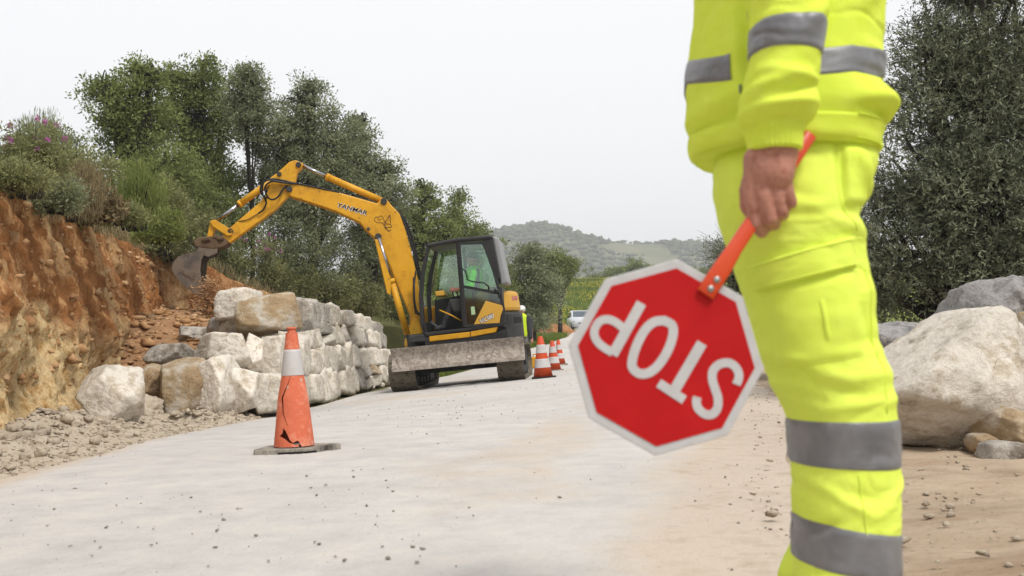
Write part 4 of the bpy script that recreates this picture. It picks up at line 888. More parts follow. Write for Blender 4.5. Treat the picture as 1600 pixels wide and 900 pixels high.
for k in range(5):
    v = BV0+.05+k*(BV1-BV0-.1)/4; bm = bmesh.new(); c0 = tip-td*.03; e = tip+td*.14
    bm_prism(bm, [(c0[0]+nd[0]*.025, v-.035, c0[1]+nd[1]*.025), (c0[0]+nd[0]*.025, v+.035, c0[1]+nd[1]*.025), (c0[0]-nd[0]*.025, v+.035, c0[1]-nd[1]*.025), (c0[0]-nd[0]*.025, v-.035, c0[1]-nd[1]*.025)],
             [(e[0]+nd[0]*.006, v-.025, e[1]+nd[1]*.006), (e[0]+nd[0]*.006, v+.025, e[1]+nd[1]*.006), (e[0]-nd[0]*.006, v+.025, e[1]-nd[1]*.006), (e[0]-nd[0]*.006, v-.025, e[1]-nd[1]*.006)]); bmobj('tooth', bm, m_bkt, bucket)
poly('bucket_ear', Z2((170, 560), (185, 505), (280, 500), (275, 560), (230, 580)), VB-.16, VB-.12, m_bkt, bucket, .004); poly('bucket_ear', Z2((170, 560), (185, 505), (280, 500), (275, 560), (230, 580)), VB+.12, VB+.16, m_bkt, bucket, .004, ref=VB-.12)
pc = [(x, BV1+.013, z) for x, _, z in [mc(*p, BV1) for p in Z2((70, 652), (82, 640), (146, 684), (140, 702))]]
bm = bmesh.new(); bm_prism(bm, pc, [(p[0], p[1]+.004, p[2]) for p in pc]); plate = bmobj('maker_plate', bm, m_bkt, bucket)
# hoses
def hose(pts, v, r=.017): 
    P = catmull([mc(*Z2((x, y))[0], v+dv) for x, y, dv in pts], 5); return tube('hose', [tuple(p) for p in P], r, m_hose, exc, 7)
hose([(655, 190, 0), (600, 180, .03), (535, 170, .06), (500, 190, .07), (490, 225, .07), (510, 262, .05), (520, 290, .03), (505, 325, .02), (480, 345, 0)], VB+.14)
hose([(690, 190, 0), (620, 186, .05), (550, 178, .09), (515, 205, .1), (520, 245, .09), (545, 272, .07), (580, 260, .05), (610, 215, .02), (635, 200, .0)], VB+.14)
hose([(900, 236, 0), (760, 205, .02), (660, 185, .02), (560, 165, .05), (510, 180, .05), (500, 240, .05), (525, 268, .0)], VB+.12, .014)
hose([(480, 345, .02), (420, 378, .02), (375, 386, .0)], VB+.10, .008)
hose([(1215, 345, 0), (1250, 420, .03), (1280, 520, .03), (1300, 600, .03), (1320, 690, 0)], VB+.10, .02)
hose([(1225, 350, 0), (1262, 420, .0), (1292, 520, .0), (1312, 610, .0), (1326, 690, 0)], VB+.04, .02)
hose([(1300, 640, 0), (1290, 740, .03), (1300, 840, .05), (1320, 870, .0)], VB+.16, .014)
hose([(690, 192, 0), (800, 222, .0), (900, 240, .0), (1010, 268, .0), (1095, 290, 0)], VB+.05, .016)

# lettering
def text(name, body, p0, p1, hgt, v, m, parent, shear=0, off=.0, ext=.004, v_lift=.0):
    """text along p0->p1 (photo pixels of the baseline) on side plane v; read from the left side"""
    c = bpy.data.curves.new(name, 'FONT'); c.body = body; c.shear = shear; c.offset = off; c.extrude = .001; c.size = 1
    o = bpy.data.objects.new(name, c); S.collection.objects.link(o); bpy.context.view_layer.update()
    me = bpy.data.meshes.new_from_object(o.evaluated_get(bpy.context.evaluated_depsgraph_get())); S.collection.objects.unlink(o); bpy.data.objects.remove(o)
    V = np.array([q.co[:] for q in me.vertices]); V[:, 0] -= V[:, 0].min(); wth = V[:, 0].max(); hh = .72
    a, b = mc(*p0, v), mc(*p1, v); dx = (b-a)/wth; up = np.array((-dx[2], 0, dx[0])); up = up/np.linalg.norm(up)
    if up[2] < 0: up = -up
    Pn = a+V[:, :1]*dx+V[:, 1:2]*up*(hgt/hh)+np.array((0, v_lift, 0))*1.0
    Pn[:, 1] += np.where(V[:, 2] > 0, ext, 0)
    me.vertices.foreach_set('co', Pn.ravel()); me.materials.clear(); me.materials.append(m); me.update()
    return link(bpy.data.objects.new(name, me), parent)
vb = VB+.132
text('lettering', 'YANMAR', Z2((885, 309))[0], Z2((1040, 355))[0], .085, vb, m_white, boom, .12, .035)
text('lettering', 'YANMAR', Z2((889, 308))[0], Z2((1042, 352))[0], .075, vb+.004, m_ink, boom, .12, .012)
text('lettering', 'YANMAR', Z2((76, 655))[0], Z2((140, 697))[0], .04, BV1+.017, m_mud, plate, 0, .01)
# line drawing of a small digger printed on the boom
def stroke(pts, wd, m, parent, v, name='emblem_line'):
    bm = bmesh.new(); P = [mc(*Z2(p)[0], v) for p in pts]
    for a, b in zip(P, P[1:]):
        d = b-a; nn_ = np.array((-d[2], 0, d[0])); nn_ = nn_/(np.linalg.norm(nn_)+1e-9)*wd/2
        bm_prism(bm, [tuple(a-nn_), tuple(b-nn_), tuple(b+nn_), tuple(a+nn_)], [tuple(x+np.array((0, .003, 0))) for x in (a-nn_, b-nn_, b+nn_, a+nn_)])
    return bmobj(name, bm, m, parent)
stroke([(1082, 375), (1092, 362), (1106, 366), (1116, 356), (1128, 366), (1132, 380), (1142, 388), (1128, 396), (1112, 392), (1100, 394), (1088, 386), (1082, 375)], .008, m_ink, boom, vb)
stroke([(1100, 372), (1112, 382), (1122, 372)], .008, m_ink, boom, vb); stroke([(1138, 396), (1164, 352), (1168, 398)], .010, m_ink, boom, vb)
stroke([(1130, 404), (1150, 420), (1172, 416), (1170, 404), (1148, 398), (1130, 404)], .010, m_ink, boom, vb); stroke([(1136, 416), (1158, 438), (1170, 430)], .014, m_ink, boom, vb)
for o in set(exc.children)-before: o.matrix_basis = ARM @ o.matrix_basis
FR[0] = (_F, _Lf, _U, EXC)
text('lettering', 'ViO80', Z8((500, 702))[0], Z8((598, 655))[0], .085, DV+.004, m_ink, yp, .25, .035)
text('lettering', 'ViO80', Z8((503, 700))[0], Z8((598, 655))[0], .075, DV+.008, m_white, yp, .25, .008)
# earth spilling from the bucket
n = 5000; tt = rg.random(n); c0 = at(332, 440, 17.1); c1 = at(322, 500, 17.1)
Pd = c0[None]+(c1-c0)[None]*tt[:, None]+rg.normal(0, 1, (n, 3))*np.stack([.06+.16*tt, .25+0*tt, .06+0*tt], -1)
scatter('falling_earth', Pd, rg.gamma(1.2, .0055, n).clip(.002, .05), 15, m_bed, 'loose earth spilling from the excavator bucket')['category'] = 'earth'
# ------------------------------------------------------------------ traffic cones
m_or = mat('faded orange plastic', [srgb(242, 140, 106, .74), srgb(232, 120, 86, .7), srgb(246, 172, 144, .8)], scale=7, detail=10, nr=.7, rough=.7, spec=.2, big=.08, bump=.1, bscale=60, spk=(srgb(236, 190, 170, .62), 9, .12))
m_or2 = mat('orange plastic', [srgb(236, 92, 42, .62), srgb(226, 80, 36, .62)], scale=6, rough=.55, spec=.3, big=.05)
m_wband = mat('white reflective sleeve', [srgb(226, 222, 220, .68), srgb(206, 200, 196, .66)], scale=7, rough=.5, spec=.4)
m_base = mat('dusty grey rubber base', [srgb(150, 144, 134, .55), srgb(190, 182, 168, .58), srgb(110, 104, 96, .5)], scale=7, detail=8, rough=.95, bump=.5, bscale=30)
m_black = mat('black rubber', [srgb(34, 32, 30, .6), srgb(54, 50, 46, .6)], scale=9, rough=.9)
def inpoly(x, y, P):
    ins = np.zeros(x.shape, bool); n = len(P)
    for i in range(n):
        (x1, y1), (x2, y2) = P[i], P[(i+1) % n]
        c = ((y1 > y) != (y2 > y)) & (x < (x2-x1)*(y-y1)/(y2-y1+1e-12)+x1); ins ^= c
    return ins
def distline(x, y, P):
    d = np.full(x.shape, 9.)
    for (x1, y1), (x2, y2) in zip(P, P[1:]):
        t = np.clip(((x-x1)*(x2-x1)+(y-y1)*(y2-y1))/((x2-x1)**2+(y2-y1)**2), 0, 1); d = np.minimum(d, np.hypot(x-x1-t*(x2-x1), y-y1-t*(y2-y1)))
    return d
# the torn cone in the foreground
by_ = 6.3; bx = at(460, 700, by_)[0]; bz = float(gz(bx, by_))+.008
cone = empty('traffic_cone', (bx, by_, bz)); cone.rotation_euler = (0, -.022, 0)
tag(cone, 'torn faded orange traffic cone with one white band on a broken grey base', 'traffic cone')
k = by_/FPX
prof = [(30.5, 692), (27.5, 660), (23.5, 620), (17.2, 584), (13.8, 560), (11.6, 544), (10.2, 528), (9.2, 518)]
pz = np.array([(701-p[1])*k for p in prof]); pr_ = np.array([p[0]*k for p in prof])
nz2, na = 190, 260; z = np.linspace(pz[0], pz[-1], nz2); r = np.interp(z, pz, pr_); a = np.linspace(0, 2*math.pi, na, endpoint=False)
ZZ, AA = np.meshgrid(z, a, indexing='ij'); RR_ = np.repeat(r[:, None], na, 1)
RR_ = RR_*(1+.02*np.sin(2*AA+1)*sm(.3, 0, ZZ))+.0012*fbm(stackp(np.cos(AA)*3, np.sin(AA)*3, ZZ*14), 3)
V = stackp(RR_*np.cos(AA), RR_*np.sin(AA), ZZ).reshape(-1, 3); F = grid_faces(nz2, na, True)
fc = V[F].mean(1); X_ = fc[:, 0]/k/1.0+458; Y_ = 701-fc[:, 2]/k
def C2(*p): return [(x/3.91+380, y/3.91+490) for x, y in p]
vis = fc[:, 1] < 0
tear = inpoly(X_, Y_, C2((266, 676), (282, 700), (305, 748), (322, 766), (345, 752), (356, 758), (372, 792), (360, 792), (352, 776), (338, 778), (300, 762), (272, 738), (240, 724), (258, 708))) & vis
crk = C2((306, 372), (290, 420), (268, 470), (256, 500), (262, 560), (262, 590), (276, 625), (292, 664))
wd2 = np.interp(Y_, [p[1] for p in crk], [.35, .5, .9, 1.25, .8, .7, .5, .35]); tear |= (distline(X_, Y_, crk) < wd2) & vis
fmesh('cone_body', V, F[~tear], m_or, cone, smooth=True)
def ringband(name, z0, z1, off, m, parent, zs=pz, rs=pr_, seg=64):
    zz = np.linspace(z0, z1, 10); r_ = np.interp(zz, zs, rs)+off; A = np.linspace(0, 2*math.pi, seg, endpoint=False)
    Vb = np.concatenate([stackp(r_[:, None]*np.cos(A), r_[:, None]*np.sin(A), zz[:, None]+0*A).reshape(-1, 3), stackp((r_[::-1, None]-off*.7)*np.cos(A), (r_[::-1, None]-off*.7)*np.sin(A), zz[::-1, None]+0*A).reshape(-1, 3)])
    Fb = grid_faces(20, seg, True); return fmesh(name, Vb, Fb, m, parent, smooth=True)
ringband('reflective_band', (701-583.5)*k, (701-543.5)*k, .003, m_wband, cone)
bm = bmesh.new(); 
lathe('cone_tip', [(9.2*k, (701-518)*k), (6.2*k, (701-516)*k), (5.8*k, (701-512.5)*k), (7.8*k, (701-511.5)*k), (7.8*k, (701-509)*k), (4*k, (701-508.4)*k)], m_or, cone, 24)
def slab(name, pts, z0, z1, m, parent, bevel=.004, jag=0, seed=0):
    rg_ = random.Random(seed); bm = bmesh.new(); P = []
    for (x1, y1), (x2, y2) in zip(pts, pts[1:]+pts[:1]):
        for t_ in np.linspace(0, 1, 6, endpoint=False): P.append((x1+(x2-x1)*t_+rg_.uniform(-jag, jag), y1+(y2-y1)*t_+rg_.uniform(-jag, jag)))
    bm_prism(bm, [(x, y, z0) for x, y in P], [(x*.99, y*.99, z1) for x, y in P]); return bmobj(name, bm, m, parent, bevel=bevel)
slab('cone_base', [(-.225, -.10), (-.21, -.17), (-.06, -.185), (.0, -.17), (.10, -.16), (.19, -.10), (.22, .02), (.16, .17), (-.05, .2), (-.2, .12)], -.012, .030, m_base, cone, .006, .006, 1)
slab('broken_rubber_edge', [(-.06, -.197), (-.02, -.185), (.05, -.192), (.12, -.17), (.17, -.13), (.1, -.1), (-.03, -.12)], -.011, .012, m_black, cone, .003, .007, 2)
slab('broken_base_piece', [(.15, -.02), (.25, -.04), (.29, .04), (.22, .12), (.13, .09)], -.010, .034, m_base, cone, .005, .007, 3)
# the striped row
def cone2(label, px, py, top, Y):
    p = at(px, py, Y); x, yy = p[0], Y; zb_ = float(gz(x, yy))+.008; hgt = (py-top)*Y/FPX
    c = empty('traffic_cone', (x, yy, zb_)); c.rotation_euler = (0, -.06, 0); tag(c, label, 'traffic cone', 'striped cones along the road')
    zs = np.array([0, .03, .06, 1])*hgt; rs = np.array([.235, .235, .215, .055])*hgt
    zs = np.array([.03, 1])*hgt; rs = np.array([.235, .06])*hgt
    lathe('cone_body', [(rs[0], zs[0]), (np.interp(.5*hgt, zs, rs), .5*hgt), (rs[1], hgt*.985), (rs[1]*.5, hgt)], m_or2, c, 28)
    ringband('reflective_band', .25*hgt, .46*hgt, .004, m_wband, c, zs, rs, 32); ringband('reflective_band', .60*hgt, .80*hgt, .004, m_wband, c, zs, rs, 32)
    slab('cone_base', [(-.27*hgt, -.27*hgt), (.30*hgt, -.27*hgt), (.32*hgt, .27*hgt), (-.27*hgt, .27*hgt)], -.012, .035*hgt, m_base if px != 849 else m_black, c, .004, .004, int(px)); return c
cone2('orange and white striped cone on a black base beside the excavator track', 849, 592, 527, 16.6)
cone2('orange and white striped cone between two like it beside the excavator', 866, 581, 534, 20.4)
cone2('striped cone farthest from the excavator of the three in the open row', 875, 572, 533, 25.2)
cone2('striped cone almost hidden behind the stop sign, only its base edge showing', 902, 562, 530, 31.0)
# ------------------------------------------------------------------ flagman in the foreground
m_hiv = mat('fluorescent yellow cloth', [srgb(230, 250, 88, .84), srgb(234, 252, 104, .86)], scale=9, rough=.8, spec=.2, big=.03, bigscale=6, bump=.12, bscale=300)
m_fle = mat('fluorescent yellow fleece', [srgb(231, 250, 84, .84), srgb(236, 252, 100, .86)], scale=30, rough=.95, spec=.05, big=.03, bigscale=6, bump=.25, bscale=500)
m_ref = mat('grey reflective tape', [srgb(134, 134, 138, .64), srgb(158, 158, 162, .66)], scale=14, rough=.42, spec=.5, metal=.25, big=.10, bigscale=14, bump=.1, bscale=200)
m_skin = mat('tanned skin', [srgb(196, 130, 110, .64), srgb(214, 152, 130, .66), srgb(182, 112, 94, .62)], scale=60, rough=.55, spec=.35, big=.08, bigscale=30, bump=.12, bscale=400)
m_hair = mat('dark hair', [srgb(40, 30, 24, .6), srgb(60, 46, 36, .6)], scale=40, rough=.7)
m_boot = mat('brown work boot', [srgb(84, 62, 44, .55), srgb(104, 80, 58, .55)], scale=10, rough=.8)
m_zip = mat('steel zip', [srgb(150, 150, 150, .6)], rough=.3, metal=1)
class Loft:
    """cloth tube: rows of (py, left px, right px, depth centre, depth half), folds = [(x0,y0,x1,y1,width px,amp m)]"""
    def __init__(s, rows, folds=(), amp=.004, fs=9., seed=0, sq=2.2):
        s.R = np.array(rows, float); s.folds = folds; s.amp = amp; s.fs = fs; s.seed = seed; s.sq = sq
        d = s.R[:, 0]; s.py = np.linspace(d[0], d[-1], 400)
        sm_ = lambda v: np.convolve(np.pad(np.interp(s.py, d, v), 9, 'edge'), np.hanning(19)/np.hanning(19).sum(), 'valid')
        s.C = [sm_(s.R[:, i]) for i in range(1, 5)]
        L0, R0 = s.C[0].copy(), s.C[1].copy(); f_, am = s.folds, s.amp; s.folds, s.amp = (), 0.     # width of the real tube whose outline measures L..R
        for _ in range(3):
            P = s.surf(s.py[:, None], np.linspace(0, 2*math.pi, 48)[None])-CAM; px = 800+FPX*(P@_r)/(P@_f)
            s.C[0] = s.C[0]+(L0-px.min(1)); s.C[1] = s.C[1]+(R0-px.max(1))
        s.folds, s.amp = f_, am
    def surf(s, py, th, off=0.):
        """th: 0 = right silhouette, -pi/2 = towards the camera"""
        py = np.asarray(py, float); th = np.asarray(th, float); py, th = np.broadcast_arrays(py, th)
        L_, R_, Yc, Yh = [np.interp(py, s.py, c) for c in s.C]
        ct, st = np.cos(th), np.sin(th); e = 2/s.sq
        cx = np.sign(ct)*np.abs(ct)**e; sx = np.sign(st)*np.abs(st)**e
        k = Yc/FPX; px = (L_+R_)/2+(R_-L_)/2*cx
        d = _f*FPX+_r*(px[..., None]-800.0)+_u*(450.0-py[..., None]); P = CAM+d*(Yc/d[..., 1])[..., None]
        P = P+np.stack([0*sx, Yh*sx, 0*sx], -1)
        hx = (R_-L_)/2*k; n = np.stack([ct/np.maximum(hx, .01), st/np.maximum(Yh, .01), 0*ct], -1); n /= np.linalg.norm(n, axis=-1)[..., None]
        q = P+s.seed*3.1
        wq = q+.03*np.stack([noise(q*14), noise(q*14+9), noise(q*14+21)], -1)
        fo = s.amp*(1.2*fbm(q*np.array((s.fs, s.fs, s.fs*1.5)), 3)+.4*fbm(wq*np.array((s.fs*1.5, s.fs*1.5, s.fs*2.0)), 2, .5, True)+.22*fbm(wq*s.fs*6, 2, .5, True))
        if s.amp:                                # crisp creases in the cloth
            c1 = noise(wq*np.array((s.fs*1.1, s.fs*1.1, s.fs*1.9))+31); c2 = noise(wq*np.array((s.fs*2.3, s.fs*2.3, s.fs*1.7))+57)
            fo = fo-s.amp*.55*np.exp(-(c1/.09)**2)*sm(-.1, .4, noise(q*s.fs*.7+5))-s.amp*.35*np.exp(-(c2/.10)**2)*sm(0, .5, noise(q*s.fs*.8+15))
        for x0, y0, x1, y1, w_, a_ in s.folds:
            t = np.clip(((px-x0)*(x1-x0)+(py-y0)*(y1-y0))/((x1-x0)**2+(y1-y0)**2), 0, 1); bow = np.sin(np.pi*t)
            dist = np.hypot(px-x0-t*(x1-x0), py-y0-t*(y1-y0)); fo = fo+a_*np.exp(-(dist/w_)**2)*(.35+.65*bow)*(sx < .35)
        return P+n*(fo+off)[..., None]
    def mesh(s, name, m, parent, nr=220, nc=120, p0=None, p1=None, cap=True):
        py = np.linspace(p0 if p0 is not None else s.py[0], p1 if p1 is not None else s.py[-1], nr); th = np.linspace(0, 2*math.pi, nc, endpoint=False)
        V = s.surf(py[:, None], th[None]).reshape(-1, 3); F = [tuple(f) for f in grid_faces(nr, nc, True)]
        if cap: F = F+[tuple(range(nc))[::-1], tuple(range((nr-1)*nc, nr*nc))]
        return fmesh(name, V, F, m, parent, smooth=True)
    def band(s, name, m, parent, top, bot, off=.0025, t0=0, t1=2*math.pi, nr=16, nc=120):
        """strip around the tube between py curves top(px-angle) and bot; closed shell"""
        th = np.linspace(t0, t1, nc); c = np.cos(th)
        tp = top(c); bt = bot(c); w_ = np.linspace(0, 1, nr)[:, None]; py = tp[None]*(1-w_)+bt[None]*w_
        edge = np.minimum(1, np.minimum(w_, 1-w_)*nr*.8)
        A = s.surf(py, th[None], off*edge+.0004); return fmesh(name, A.reshape(-1, 3), grid_faces(nr, nc), m, parent, smooth=True)
    def quad(s, name, m, parent, corners, off=.004, nr=24, nc=24, rim=.14):
        """raised cloth patch: corners in photo px (tl, tr, br, bl) on the near side"""
        (ax, ay), (bx_, by2), (cx_, cy), (dx_, dy) = corners; u_, v_ = np.meshgrid(np.linspace(0, 1, nc), np.linspace(0, 1, nr))
        px = (ax*(1-u_)+bx_*u_)*(1-v_)+(dx_*(1-u_)+cx_*u_)*v_; py = (ay*(1-u_)+by2*u_)*(1-v_)+(dy*(1-u_)+cy*u_)*v_
        L_, R_ = [np.interp(py, s.py, c) for c in s.C[:2]]; x = np.clip((px-(L_+R_)/2)/((R_-L_)/2), -.999, .999)
        e = s.sq/2; th = -np.arccos(np.sign(x)*np.abs(x)**e)
        ed = sm(0, rim, np.minimum(np.minimum(u_, 1-u_), np.minimum(v_, 1-v_)*1.0))
        return fmesh(name, s.surf(py, th, off*ed-.0015+.0015*ed).reshape(-1, 3), grid_faces(nr, nc), m, parent, smooth=True)
    def seam(s, name, m, parent, pts, r=.0011, off=.0006):
        P = np.array(catmull([np.array(p, float) for p in pts], 10)); L_, R_ = [np.interp(P[:, 1], s.py, c) for c in s.C[:2]]
        x = np.clip((P[:, 0]-(L_+R_)/2)/((R_-L_)/2), -.999, .999); th = -np.arccos(np.sign(x)*np.abs(x)**(s.sq/2))
        return tube(name, [tuple(q) for q in s.surf(P[:, 1], th, off)], r, m, parent, 5)
gzw = float(gz(.5, 1.6))+.03
person = empty('person', (.5, 1.66, gzw)); tag(person, 'person in fluorescent yellow jacket and trousers with grey bands holding a stop paddle', 'person')
def adopt(o):       # keep world coordinates under the person
    o.parent = person; o.matrix_parent_inverse = Matrix.Translation((-.5, -1.66, -gzw)); return o
class _P: pass
# trousers
leg_rows = [(215, 1122, 1368, 1.64, .12), (260, 1114, 1374, 1.62, .13), (300, 1117, 1358, 1.61, .13), (340, 1124, 1343, 1.60, .125), (380, 1136, 1340, 1.595, .118), (420, 1148, 1349, 1.59, .112), (460, 1162, 1364, 1.585, .11), (500, 1172, 1370, 1.58, .107),
            (545, 1184, 1380, 1.58, .104), (590, 1200, 1392, 1.58, .10), (625, 1216, 1398, 1.58, .097), (655, 1229, 1402, 1.58, .095), (725, 1236, 1407, 1.58, .094), (800, 1238, 1407, 1.58, .094), (900, 1240, 1406, 1.58, .095), (1000, 1240, 1410, 1.58, .098), (1078, 1236, 1414, 1.58, .10)]
leg_folds = [(1200, 600, 1395, 575, 14, .006), (1195, 580, 1310, 612, 9, -.006), (1250, 635, 1400, 618, 10, .004), (1190, 550, 1270, 580, 10, .005), (1270, 540, 1380, 528, 10, -.004), (1268, 240, 1282, 345, 7, -.008), (1300, 330, 1345, 470, 12, .008),
             (1290, 250, 1350, 330, 12, .009), (1210, 330, 1340, 380, 14, .008), (1180, 350, 1330, 345, 10, -.006), (1310, 470, 1350, 560, 12, -.007), (1130, 260, 1150, 370, 12, .006), (1250, 760, 1390, 770, 14, -.005), (1250, 745, 1330, 790, 10, .006), (1330, 800, 1400, 740, 10, .005),
             (1245, 900, 1400, 930, 16, .008), (1240, 830, 1290, 800, 8, -.005), (1140, 300, 1240, 330, 10, -.005)]
leg = Loft(leg_rows, leg_folds, amp=.0038, fs=10, seed=1)
tr = adopt(leg.mesh('trousers', m_hiv, None, 340, 150))
far_rows = [(p, l+22-46*float(sm(800, 900, p)), r-14-40*float(sm(800, 900, p)), 1.80, h*.96) for p, l, r, y_, h in leg_rows if p < 1000]+[(990, 1216, 1358, 1.80, .09)]
far = Loft(far_rows, [], amp=.005, fs=10, seed=4)
o = far.mesh('trouser_leg', m_hiv, None, 160, 80); o.parent = tr
def const(v): return lambda c: v+0*c
def slope(a, b): return lambda c: a+(b-a)*(c+1)/2
def sub(o): o.parent = tr; return o
sub(leg.band('reflective_band', m_ref, None, slope(654, 652), slope(722, 726))); sub(leg.band('reflective_band', m_ref, None, slope(803, 828), slope(872, 894)))
sub(far.band('reflective_band', m_ref, None, const(640), const(700))); sub(far.band('reflective_band', m_ref, None, const(776), const(836)))
sub(leg.quad('pocket_flap', m_hiv, None, ((1152, 420), (1306, 376), (1312, 424), (1168, 462)), .011)); sub(leg.quad('cargo_pocket', m_hiv, None, ((1172, 452), (1308, 420), (1326, 560), (1200, 584)), .006))
sub(leg.quad('pocket_seam', m_hiv, None, ((1236, 440), (1252, 438), (1274, 566), (1262, 568)), .009, rim=.4))
sub(leg.quad('rear_pocket_flap', m_hiv, None, ((1276, 212), (1366, 226), (1368, 246), (1280, 236)), .008))
sub(leg.quad('hip_pocket', m_hiv, None, ((1274, 246), (1318, 250), (1326, 336), (1282, 340)), .006))
sub(leg.seam('seam', m_hiv, None, [(1270, 252), (1276, 320), (1300, 372)])); sub(leg.seam('seam', m_hiv, None, [(1322, 424), (1345, 540), (1352, 640)])); sub(leg.seam('seam', m_hiv, None, [(1310, 730), (1316, 780), (1322, 826)]))
sub(leg.seam('seam', m_hiv, None, [(1158, 426), (1230, 402), (1302, 382)], off=.0115)); sub(leg.seam('seam', m_hiv, None, [(1172, 454), (1240, 436), (1306, 418)], off=.0112))
for y0, y1 in ((658, 656), (718, 722)): sub(leg.seam('stitching', m_ref, None, [(1232, y0), (1320, (y0+y1)/2), (1403, y1)], .0007, .0026))
# jacket body
jk_rows = [(-380, 1150, 1335, 1.68, .13), (-345, 1118, 1368, 1.68, .19), (-300, 1098, 1385, 1.68, .21), (-200, 1088, 1394, 1.68, .205), (-80, 1088, 1390, 1.67, .20), (0, 1084, 1386, 1.66, .185), (60, 1078, 1384, 1.655, .18), (120, 1073, 1381, 1.65, .178), (150, 1072, 1388, 1.65, .18),
           (175, 1073, 1397, 1.645, .18), (198, 1075, 1394, 1.645, .178), (215, 1077, 1378, 1.645, .172), (228, 1079, 1374, 1.645, .17), (244, 1082, 1372, 1.645, .168), (250, 1088, 1370, 1.645, .16)]
jk_folds = [(1285, 190, 1395, 175, 13, .012), (1282, 150, 1385, 148, 10, -.008), (1080, 215, 1170, 205, 9, -.006), (1085, 190, 1160, 170, 14, .009), (1131, 45, 1138, 180, 5, -.010), (1119, 60, 1122, 170, 9, .006), (1150, 60, 1150, 170, 9, .007), (1290, 60, 1330, 20, 16, .008), (1300, 110, 1380, 120, 10, .005), (1290, 202, 1380, 210, 6, -.008)]
jk = Loft(jk_rows, jk_folds, amp=.0038, fs=7, seed=7)
jacket = adopt(jk.mesh('jacket', m_fle, None, 300, 150))
def js(o): o.parent = jacket; return o
near = lambda c: 1-.115*np.sqrt(np.clip(1-c*c, 0, 1))
jt = lambda c: 543-(543-np.interp(c, [-1, -.7, .1, .35, 1], [95, 83, 70, 66, 84]))*near(c); jb = lambda c: 543-(543-np.interp(c, [-1, -.7, .1, .35, 1], [132, 125, 112, 108, 124]))*near(c)
js(jk.band('reflective_band', m_ref, None, jt, jb, t0=-math.pi+.001, t1=-math.pi*.5-.76)); js(jk.band('reflective_band', m_ref, None, jt, jb, t0=-math.pi*.5-.48, t1=math.pi-.001))
js(jk.band('reflective_band', m_ref, None, const(-150), const(-105))); js(jk.band('waist_hem', m_fle, None, const(212), const(247), off=.004))
P0 = jk.surf(np.array([170., 182.]), np.array([-math.pi*.5-.66]*2), .004); bm = bmesh.new(); bm_tube(bm, [tuple(P0[0]), tuple(P0[1])], .0022, 6); js(bmobj('zip_pull', bm, m_zip))
for yy_ in (214, 245): js(jk.seam('seam', m_fle, None, [(1082, yy_), (1120, yy_+1), (1160, yy_)], .0012, .0045)); js(jk.seam('seam', m_fle, None, [(1285, yy_-1), (1330, yy_), (1372, yy_)], .0012, .0045))
js(jk.seam('zip', m_zip, None, [(1133, 40), (1136, 100), (1138, 172)], .0014, -.001))
# near sleeve
sl_rows = [(-350, 1165, 1300, 1.50, .075), (-300, 1150, 1312, 1.475, .085), (-200, 1158, 1308, 1.45, .078), (-80, 1168, 1296, 1.43, .070), (0, 1173, 1291, 1.42, .066), (40, 1174, 1288, 1.42, .065), (95, 1172, 1282, 1.42, .064), (130, 1163, 1278, 1.42, .064), (160, 1157, 1277, 1.42, .064), (182, 1155, 1277, 1.42, .063), (196, 1159, 1268, 1.42, .056), (205, 1167, 1256, 1.42, .045), (235, 1171, 1252, 1.42, .042)]
sl_folds = [(1160, 180, 1276, 168, 9, .008), (1165, 150, 1240, 132, 10, .007), (1200, 165, 1277, 140, 7, -.007), (1180, 120, 1260, 140, 9, .006), (1285, 10, 1240, 60, 14, .008), (1170, 196, 1262, 196, 5, -.006), (1180, 20, 1230, 0, 12, -.006)]
slv = Loft(sl_rows, sl_folds, amp=.0036, fs=11, seed=11)
js(slv.mesh('sleeve', m_fle, None, 200, 100)); js(slv.band('reflective_band', m_ref, None, slope(42, 44), lambda c: 88+8*(c+1)/2+0*c))
# ribbed cuff
th = np.linspace(0, 2*math.pi, 180, endpoint=False); py = np.linspace(202, 237, 12); rib = .0011*np.sin(th*34)
V = slv.surf(py[:, None], th[None], .001+rib[None]*1.0-.006*(np.linspace(0, 1, 12)[:, None] > .93)); js(fmesh('cuff', V.reshape(-1, 3), grid_faces(12, 180, True), m_fle, None, smooth=True))
# far sleeve hangs on the other side
fs_rows = [(-340, 1165, 1290, 1.85, .08), (-280, 1160, 1300, 1.88, .085), (-150, 1160, 1290, 1.90, .075), (0, 1150, 1262, 1.91, .068), (120, 1130, 1232, 1.91, .062), (190, 1122, 1212, 1.91, .055), (215, 1126, 1200, 1.91, .045)]
fsl = Loft(fs_rows, [], amp=.006, fs=10, seed=13); js(fsl.mesh('sleeve', m_fle, None, 120, 60)); js(fsl.band('reflective_band', m_ref, None, const(20), const(75)))
def lift(o): return o
collar = Loft([(-440, 1185, 1310, 1.68, .072), (-400, 1172, 1318, 1.68, .08), (-370, 1150, 1330, 1.68, .11)], [], amp=.003, fs=12, seed=15); js(collar.mesh('collar', m_fle, None, 40, 60))

